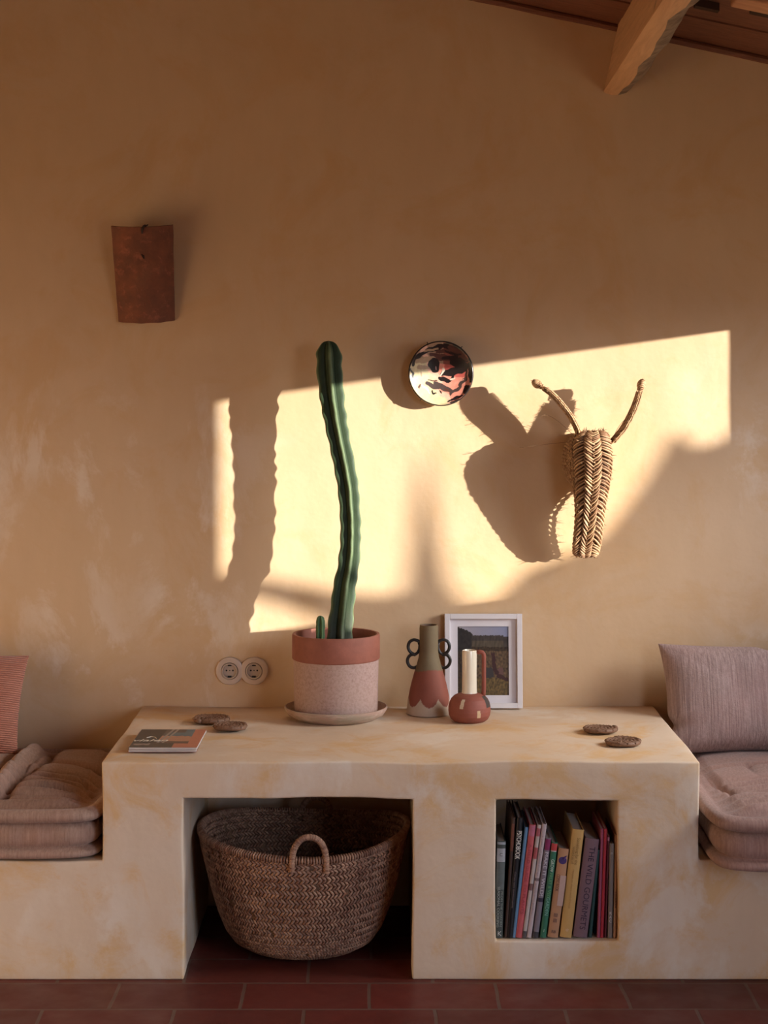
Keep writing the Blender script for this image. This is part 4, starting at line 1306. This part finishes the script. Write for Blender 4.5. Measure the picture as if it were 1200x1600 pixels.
# ------------------------------------------------------------ books
NZ = 0.1005
def spine_point(cx_, cy_):   # from the 1200-px look of the book niche
    return 740 + cx_/4.6154, 1230 + cy_/4.6154
def book(name_cat, label, tl, tr, ty, bl, br_, color, depth=.20, yoff=.018, texts=(), deco=(), rough=.5, var=.15, top_lift=0, pages=(.50,.44,.38), soft=True, bands=()):
    ys = yoff; s = sc_at(ys)
    pxb, pyb = spine_point((bl+br_)/2, 1106); pxt, pyt = spine_point((tl+tr)/2, ty)
    xb = (pxb-591)/s; xt = (pxt-591)/s; zb = NZ; zt = CAM.z - (pyt-590)/s
    ang = math.atan2(xt-xb, zt-zb); H = math.hypot(xt-xb, zt-zb)
    w_ = ((tr-tl) + (br_-bl))/2/4.6154/s * math.cos(ang) * .965
    lift = w_/2*math.sin(abs(ang))
    e = thing('book', label, 'book', (xb, ys, zb + lift + .0003), (0, ang, 0), 'books in the small niche')
    mc = simple('cover_' + name_cat, color, rough, var=var, scale=18, stretch=(1,1,.25))
    k = MB(); t = min(.0022, w_*.22); h = w_/2
    n = 6; pts = []
    # rounded spine + two boards as one wrap
    k.box((-h, .004, 0), (-h+t, depth, H)); k.box((h-t, .004, 0), (h, depth, H))
    vs = []; rv = .0035
    for z in (0, H):
        for q in range(n+1):
            a = PI*q/n; vs.append((-h*math.cos(a), .004 - rv*math.sin(a), z))
        for q in range(n, -1, -1):
            a = PI*q/n; vs.append((-(h-t)*math.cos(a), .0055 - rv*.6*math.sin(a), z))
    m_ = 2*(n+1); fs = [tuple(range(m_))[::-1], tuple(range(m_, 2*m_))] + [(i, (i+1) % m_, m_+(i+1) % m_, m_+i) for i in range(m_)]
    k.add(vs, fs)
    k.build('cover', mc, e, sharp=45)
    k = MB(); k.box((-h+t, .006, .003), (h-t, depth-.003, H-(.0035 if w_ > .008 else .001)))
    k.build('page_block', simple('pages', pages, .8, scale=300, stretch=(8,.1,.1)), e, smooth=False)
    fy = .004 - rv - .0004
    for (z0, z1, c) in bands:           # printed areas of the spine
        k = MB(); nn = 6; vs = []
        for z in (z0*H, z1*H):
            for q in range(nn+1):
                a = .12 + (PI-.24)*q/nn; vs.append((-h*1.002*math.cos(a), .004 - (rv+.0002)*math.sin(a), z))
        k.add(vs, [(i, i+1, nn+2+i, nn+1+i) for i in range(nn)])
        k.build('printed_panel', simple('panel_ink', c, rough, var=.2, scale=60), e)
    for (body, cz, size, col, fit, xo) in texts:
        me = text_mesh(body, size)
        xs_ = [v.co.x for v in me.vertices]; L = max(xs_) - min(xs_)
        if fit: 
            f = fit*H/L
            for v in me.vertices: v.co.x *= f
        o = link('title_lettering', me, simple('ink', col, .5, var=.05), e, smooth=False)
        o.matrix_local = Matrix(((0,1,0,xo*w_),(0,0,-1,fy-.0002),(-1,0,0,cz*H),(0,0,0,1)))
    for (body, cz, size, col, xo) in deco:    # upright small marks
        me = text_mesh(body, size)
        o = link('spine_mark', me, simple('ink', col, .5, var=.05), e, smooth=False)
        o.matrix_local = Matrix(((1,0,0,xo*w_),(0,0,-1,fy-.0002),(0,1,0,cz*H),(0,0,0,1)))
    return e, w_, H, fy

G = lin
book('dark_green', 'dark grey-green book with a pale emblem, leftmost in the niche', 172, 232, 392, 146, 212, (.065,.075,.065), texts=[('SEASONAL COOKING', .32, .009, (.40,.42,.36), .42, -.15),('FROM THE GARDEN', .30, .007, (.30,.33,.28), .36, .22)],
     deco=[('K', .045, .016, (.6,.6,.55), .1), ('C', .86, .012, (.10,.11,.10), 0)], bands=[(.785,.925,(.42,.42,.42)), (.965,.99,(.36,.37,.38)), (.50,.78,(.13,.145,.13))])
book('old_brown', 'thin tattered brown book between the grey-green one and the black one', 276, 304, 222, 221, 246, (.085,.045,.030), yoff=.022, bands=[(.72,.95,(.20,.07,.04))])
book('black', 'black book titled Psychobook in white capitals', 307, 366, 224, 248, 276, (.014,.013,.014), rough=.35, texts=[('PSYCHOBOOK', .775, .0175, (.85,.82,.72), .235, .05), ('Games tests questionnaires', .40, .006, (.22,.16,.15), .30, -.05)])
book('blue', 'slim sky-blue book right of the black Psychobook', 368, 397, 292, 278, 303, (.14,.27,.42), yoff=.02)
book('red', 'bright red book with a pink top, right of the slim blue one', 400, 455, 276, 305, 346, (.52,.10,.105), texts=[('A FIELD GUIDE TO PLANTS', .52, .010, (.34,.05,.06), .62, 0)], bands=[(.90,.995,(.48,.14,.20))])
book('pattern', 'thin white and red patterned book beside the red one', 459, 490, 276, 350, 380, (.50,.42,.38), bands=[(.70,.80,(.42,.09,.09)),(.90,.97,(.40,.10,.11)),(.42,.48,(.20,.10,.09)),(.0,.06,(.10,.08,.08))])
book('pale', 'tall pale pinkish-grey book just left of Make It Wild', 494, 531, 270, 382, 417, (.50,.40,.39), texts=[('a year of good things to grow and gather', .55, .007, (.34,.26,.26), .7, 0)], bands=[(.50,.525,(.16,.10,.10))])
book('wild', 'grey-purple book titled Make It Wild in white', 520, 561, 372, 424, 468, (.20,.165,.19), texts=[('MAKE IT WILD!', .64, .0115, (.58,.54,.56), .44, 0)], bands=[(.88,.99,(.22,.02,.09)),(.0,.06,(.05,.045,.05)),(.36,.40,(.03,.02,.04))])
book('green', 'green garden book with a red and white top panel', 564, 608, 404, 477, 524, (.035,.15,.085), texts=[('GROW', .76, .0115, (.60,.66,.55), .13, 0), ('FRUIT & VEG', .55, .011, (.16,.34,.14), .26, 0), ('GARDEN', .33, .012, (.22,.42,.34), .19, 0)],
     deco=[('I', .075, .010, (.6,.7,.6), 0)], bands=[(.915,.99,(.50,.05,.05)),(.905,.914,(.6,.5,.5))])
e, w_, H, fy = book('tan', 'broad orange-tan cook book with a small purple fruit on its spine', 612, 692, 450, 533, 610, (.46,.235,.12), texts=[('COMIC BOOK', .615, .0115, (.16,.065,.04), .19, -.22)],
     deco=[('III\nIII', .22, .014, (.10,.05,.05), 0), ('BB', .065, .011, (.12,.06,.05), 0)])
k = MB(); vs = []
k.lathe([(0,.0004),(.0095,.0002),(.0105,-.0008),(0,-.001)], 24, axis='y', c=(.0005, fy+.0006, .868*H)); k.tube([(.002,fy,.885*H),(.004,fy-.0002,.90*H),(.009,fy,.925*H)], [.0035,.003,.001], 8)
k.build('fruit_picture', simple('aubergine_ink', (.06,.03,.14), .5, scale=80), e)
k = MB(); k.box((.0,fy-.0002,.36*H),(.0145,fy+.001,.70*H)); k.build('printed_panel', simple('pale_panel', (.50,.34,.28), .6), e, smooth=False)
book('yellow', 'thick mustard yellow book standing taller than its neighbours', 711, 802, 312, 622, 706, (.56,.33,.105), texts=[('Something for the', .80, .012, (.28,.15,.03), .25, .12), ('weekend', .76, .012, (.30,.16,.04), .16, -.2), ('recipes to share with friends', .45, .008, (.40,.22,.06), .36, 0)],
     deco=[('*', .055, .02, (.66,.45,.30), .05)])
book('mauve', 'thick mauve book titled The Wild Gourmets', 806, 910, 380, 716, 822, (.185,.105,.12), texts=[('THE WILD GOURMETS', .50, .021, (.045,.018,.035), .84, .05)], var=.08)
book('dark_teal', 'dark teal book leaning right of The Wild Gourmets', 886, 912, 455, 826, 856, (.018,.055,.05), yoff=.022)
book('bottle_green', 'narrow blackish green book squeezed behind the dark teal one', 906, 914, 395, 862, 884, (.02,.05,.045), yoff=.05)
book('pink', 'magenta-pink thin book with a pale lavender edge', 917, 938, 303, 890, 914, (.34,.07,.12), yoff=.021)
book('crimson', 'crimson glossy book right of the magenta-pink one', 940, 966, 303, 916, 936, (.40,.03,.045), rough=.3, yoff=.02)
book('maroon', 'dark maroon thin book with a pink dot at its head', 967, 980, 352, 938, 962, (.11,.012,.015), yoff=.024, bands=[(.95,.985,(.50,.18,.22))])
book('taupe', 'grey-brown taupe book near the right end of the row', 983, 1013, 408, 966, 1002, (.19,.15,.125), deco=[('o', .90, .010, (.5,.45,.4), 0), ('R\nA\nC', .22, .010, (.55,.48,.44), 0)])
book('cinnamon', 'thin cinnamon brown book, rightmost in the niche', 1019, 1045, 348, 1008, 1031, (.36,.19,.10), texts=[('COOKBOOK', .37, .007, (.10,.05,.02), .16, 0)])

# ------------------------------------------------------------ cushions
def linen(name, col, col2, vert=True, rib=None, bstr=.5):
    m, nt, b = new_mat(name)
    tc = N(nt, 'ShaderNodeTexCoord').outputs['Object']
    if vert: f = noise_tex(nt, tc, 60, 5, .7, stretch=(3.5, 1, .10)); g = noise_tex(nt, tc, 90, 4, .75, stretch=(1.6, 1, 1.2))
    else: f = noise_tex(nt, tc, 50, 4, .7, stretch=(.15, .15, 5)); g = noise_tex(nt, tc, 90, 4, .7)
    c = mix(nt, ramp(nt, f, .35, .65), col, col2)
    c = mix(nt, math_n(nt, 'MULTIPLY', ramp(nt, g, .4, .7), .3), c, tuple(x*.6 for x in col))
    sl = ramp(nt, noise_tex(nt, tc, 6, 3), .4, .7)
    c = mix(nt, math_n(nt, 'MULTIPLY', sl, .25), c, (col2[0]*1.15, col2[1]*.9, col2[2]*.9))
    nt.links.new(c, b.inputs['Base Color'])
    b.inputs['Roughness'].default_value = .95; b.inputs['Specular IOR Level'].default_value = .15
    b.inputs['Sheen Weight'].default_value = .15
    if rib:
        wv = N(nt, 'ShaderNodeTexWave', wave_type='BANDS', bands_direction='Z'); wv.inputs['Scale'].default_value = rib
        wv.inputs['Distortion'].default_value = 1.2; wv.inputs['Detail'].default_value = 2; wv.inputs['Detail Scale'].default_value = 3
        nt.links.new(tc, wv.inputs['Vector'])
        h = math_n(nt, 'ADD', wv.outputs['Fac'], math_n(nt, 'MULTIPLY', g, .6))
        nt.links.new(mix(nt, ramp(nt, wv.outputs['Fac'], .1, .6), tuple(x*.62 for x in col), c), b.inputs['Base Color'])
        bump(nt, b, h, .8, .003)
    else:
        bump(nt, b, math_n(nt, 'ADD', f, g), bstr, .0025)
    return m

M['mattress'] = linen('mattress_linen', (.27,.165,.115), (.41,.27,.20), vert=True, bstr=.35)
M['mattress2'] = linen('mattress_linen_mauve', (.27,.165,.135), (.41,.27,.225), vert=True, bstr=.35)

def mattress(label, loc, rotz, Lx, Ly, th, creases, ridges, dome, mat, round_=.05, droop=0.0, wr=None):
    """tufted cushion with rolled edges; local origin at the centre of its underside"""
    nB = 420; rings = []
    def bound(t, inset):
        # rounded rectangle by angle on superellipse
        a = 2*PI*t
        e_ = .17
        hx, hy = Lx/2 - inset, Ly/2 - inset
        c, s = math.cos(a), math.sin(a)
        return Vector((hx*math.copysign(abs(c)**e_, c), hy*math.copysign(abs(s)**e_, s), 0))
    par = []
    # spread samples evenly along the outline
    dense = [bound(i/4000, 0) for i in range(4001)]
    acc = [0]
    for i in range(4000): acc.append(acc[-1] + (dense[i+1]-dense[i]).length)
    j = 0
    for i in range(nB):
        tgt = acc[-1]*i/nB
        while acc[j+1] < tgt: j += 1
        f = (tgt-acc[j])/max(1e-9, acc[j+1]-acc[j]); par.append((j+f)/4000)
    def outline(inset):
        out = []
        for t in par:
            out.append(bound(t, inset))
        return out
    prof = [(.05, 0), (.010, .0), (-.005, .004), (-.010, .011), (-.007, .018), (.005, .0235), (.015, .025), (.016, .027), (.005, .032), (-.001, .046), (-.002, .060), (.003, .074), (.014, .083), (.018, .0855),
            (.012, .087), (-.006, .090), (-.015, .098), (-.016, .107), (-.010, .116), (.000, .120), (.012, .120), (.020, .114), (.026, .110)]
    k_ = th / .12
    for ins, z in prof:
        ring = []
        for p, t in zip(outline(0), par):
            q = bound(t, ins)
            x = q.x; y = q.y
            f = .004*noise.noise(Vector((p.x*6, p.y*6, z*12))) + .0016*math.sin(p.x*90)*(1 if .04 < z < .083 else 0)
            nrm = Vector((p.x/(Lx/2), p.y/(Ly/2), 0)); nrm = Vector((nrm.x**9, nrm.y**9, 0)); nrm = nrm.normalized() if nrm.length > 0 else nrm
            zz = z*k_ + .004*noise.noise(Vector((p.x*5, p.y*5, 3)))*(1 if z > .09 else .2)
            ring.append(Vector((x, y, zz)) + nrm*f)
        rings.append(ring)
    edge = rings[-1]; nI = 110
    def hgt(x, y):
        ex = min(Lx/2-abs(x), Ly/2-abs(y))
        z = th*.945 + dome*(1 - math.exp(-max(0, ex-.02)/.11)) 
        for a, b_, w2, dp in creases:
            d, t = seg_d((x, y), a, b_); z -= dp*(.6*math.exp(-(d/w2)**2) + .55*math.exp(-(d/(w2*.38))**2))
        for a, b_, w2, dp in ridges:
            d, t = seg_d((x, y), a, b_); z += dp*math.exp(-(d/w2)**2)
        if wr: z += wr(x, y)
        z += .0035*noise.noise(Vector((x*9, y*14, 1)))
        return z
    for i in range(1, nI+1):
        f = i/nI
        ring = []
        for p in edge:
            q = Vector((p.x*(1-f), p.y*(1-f), 0))
            bl = min(1, f*10)
            z = p.z*(1-bl) + hgt(q.x, q.y)*bl
            ring.append(Vector((q.x, q.y, z)))
        rings.append(ring)
    vs = [v for r in rings for v in r]; fs = []
    for i in range(len(rings)-1):
        for k in range(nB):
            l = (k+1) % nB; fs.append((i*nB+k, i*nB+l, (i+1)*nB+l, (i+1)*nB+k))
    fs.append(tuple(range(nB-1, -1, -1)))
    me = mesh(vs, fs)
    bm = bmesh.new(); bm.from_mesh(me); bmesh.ops.remove_doubles(bm, verts=bm.verts, dist=1e-5); me = bm_mesh(bm)
    o = link('seat_cushion', me, mat, None, loc=loc, rot=(0, 0, rotz))
    return tag(o, label, 'cushion')

# left: local frame centred at (-1.255, .385)
lx, ly = -1.232, .383
L = lambda x, y: (x - lx, y - ly)
wrL = lambda x, y: .0035*math.sin((y+.004*math.sin(x*30))*150) * math.exp(-((y-.235+ly-.06)/.14)**2) * (1 if x + lx > -1.02 else .2)
def wrL(x, y):
    X_, Y_ = x + lx, y + ly
    m_ = max(0, min(1, (.47-Y_)/.06)) * max(0, min(1, (Y_-.10)/.05))
    q = math.sin(Y_*125 + 2.0*math.sin(X_*9) + 3*noise.noise(Vector((X_*4, Y_*3, 0))))
    return .0095*m_*(1 - 2*abs(q)**.7*(1 if q < 0 else 0) + .4*q)*(.35 + .65*abs(noise.noise(Vector((X_*7, Y_*8, 4))))*2)
mattress('beige tufted mattress cushion with rolled edges on the left seat', (lx, ly, HS+.006), 0, 1.03, .79, .126,
         [(L(-.95,.70), L(-.93,.47), .022, .03), (L(-.93,.47), L(-.72,.46), .020, .028), (L(-.93,.47), L(-.95,.30), .02, .022), (L(-.95,.30), L(-.985,.10), .02, .022),
          (L(-.76,.20), L(-.74,.42), .018, .020), (L(-.76,.19), L(-.74,.12), .018, .022), (L(-.76,.19), L(-.80,.28), .014, .010), (L(-1.04,.12), L(-.74,.11), .016, .012),
          (L(-1.032,.72), L(-1.035,.1), .012, .014), (L(-.968,.70), L(-.965,.1), .010, .010), (L(-1.6,.085), L(-.76,.085), .014, .010)],
         [(L(-1.0,.70), L(-1.0,.09), .017, .020)], .042, M['mattress'], wr=wrL)
rx, ry = 1.375, .315
Rr = lambda x, y: (x - rx, y - ry)
def wrR(x, y):
    X_, Y_ = x + rx, y + ry
    return .0048*max(0, min(1, (.5-Y_)/.1))*math.sin(Y_*105 + 1.5*math.sin(X_*11) + 2*noise.noise(Vector((X_*4, Y_*4, 0))))
mattress('dusty mauve tufted mattress cushion with rolled edges on the right seat', (rx, ry, HS+.006), 0, 1.055, .915, .134,
         [(Rr(.8,-.075), Rr(1.6,-.08), .012, .010), (Rr(.88,.38), Rr(.93,.10), .012, .013), (Rr(.93,.10), Rr(1.3,.06), .012, .009), (Rr(1.03,.42), Rr(1.0,.30), .016, .010), (Rr(1.03,.42), Rr(1.25,.40), .018, .010), (Rr(.865,.3), Rr(.86,.08), .014, .014)],
         [], .036, M['mattress2'], wr=wrR)

def pillow(label, loc, rot, w_, h_, t_, mat, pinch=.085, seam=True, nn=70, dent=None):
    vs = []; fs = []
    def shape(u, v, sd):
        x = w_/2*u*(1 - pinch*(1 - v*v)*abs(u)**2); z = h_/2*v*(1 - pinch*(1 - u*u)*abs(v)**2)
        tt = t_/2*(max(0, (1-u**4))**.55)*(max(0, (1-v**4))**.55)
        tt += .004*noise.noise(Vector((u*3, v*3, sd*2)))*(1-u*u)*(1-v*v)
        e_ = max(abs(u), abs(v))
        if dent: x_, z_, d_ = dent(u, v); x += x_; z += z_; tt += d_
        # creases radiating from corners
        tt *= 1 - .06*math.exp(-((abs(u)-abs(v))/.10)**2)*e_
        return Vector((x, sd*tt, z))
    for sd in (-1, 1):
        b0 = len(vs)
        for j in range(nn+1):
            for i in range(nn+1):
                u = math.sin((i/nn-.5)*PI); v = math.sin((j/nn-.5)*PI)
                vs.append(shape(u, v, sd))
        for j in range(nn):
            for i in range(nn):
                a = b0 + j*(nn+1)+i
                f = (a, a+1, a+nn+2, a+nn+1)
                fs.append(f if sd < 0 else f[::-1])
    me = mesh(vs, fs); bm = bmesh.new(); bm.from_mesh(me); bmesh.ops.remove_doubles(bm, verts=bm.verts, dist=1e-4); me = bm_mesh(bm)
    o = link('throw_pillow', me, mat, None, loc=loc, rot=rot)
    return tag(o, label, 'pillow')
def dentR(u, v):
    x = 0; z = 0; d = 0
    if u < 0: x += .020*math.exp(-((v+.48)/.13)**2)*(-u)**3 * 1.0
    z += -.012*math.exp(-((u-.22)/.10)**2)*max(0, v)**3 + .010*math.exp(-((u-.42)/.10)**2)*max(0, v)**3
    d += -.006*math.exp(-((u-.25-.3*(1-v))/.05)**2)*max(0, v)
    return x, z, d
pillow('mauve-grey linen throw pillow standing against the wall on the right seat', (1.082, .645, .606), (math.radians(-16), math.radians(0), math.radians(2)), .53, .320, .15,
       linen('pillow_linen_mauve', (.25,.17,.155), (.46,.335,.305), vert=True, bstr=.8), pinch=.07, dent=dentR)
pillow('coral ribbed throw pillow leaning on the wall on the left seat', (-1.258, .655, .590), (math.radians(-15), math.radians(2), math.radians(-6)), .47, .300, .14,
       linen('pillow_coral', (.50,.19,.12), (.60,.27,.18), vert=False, rib=52), pinch=.06)
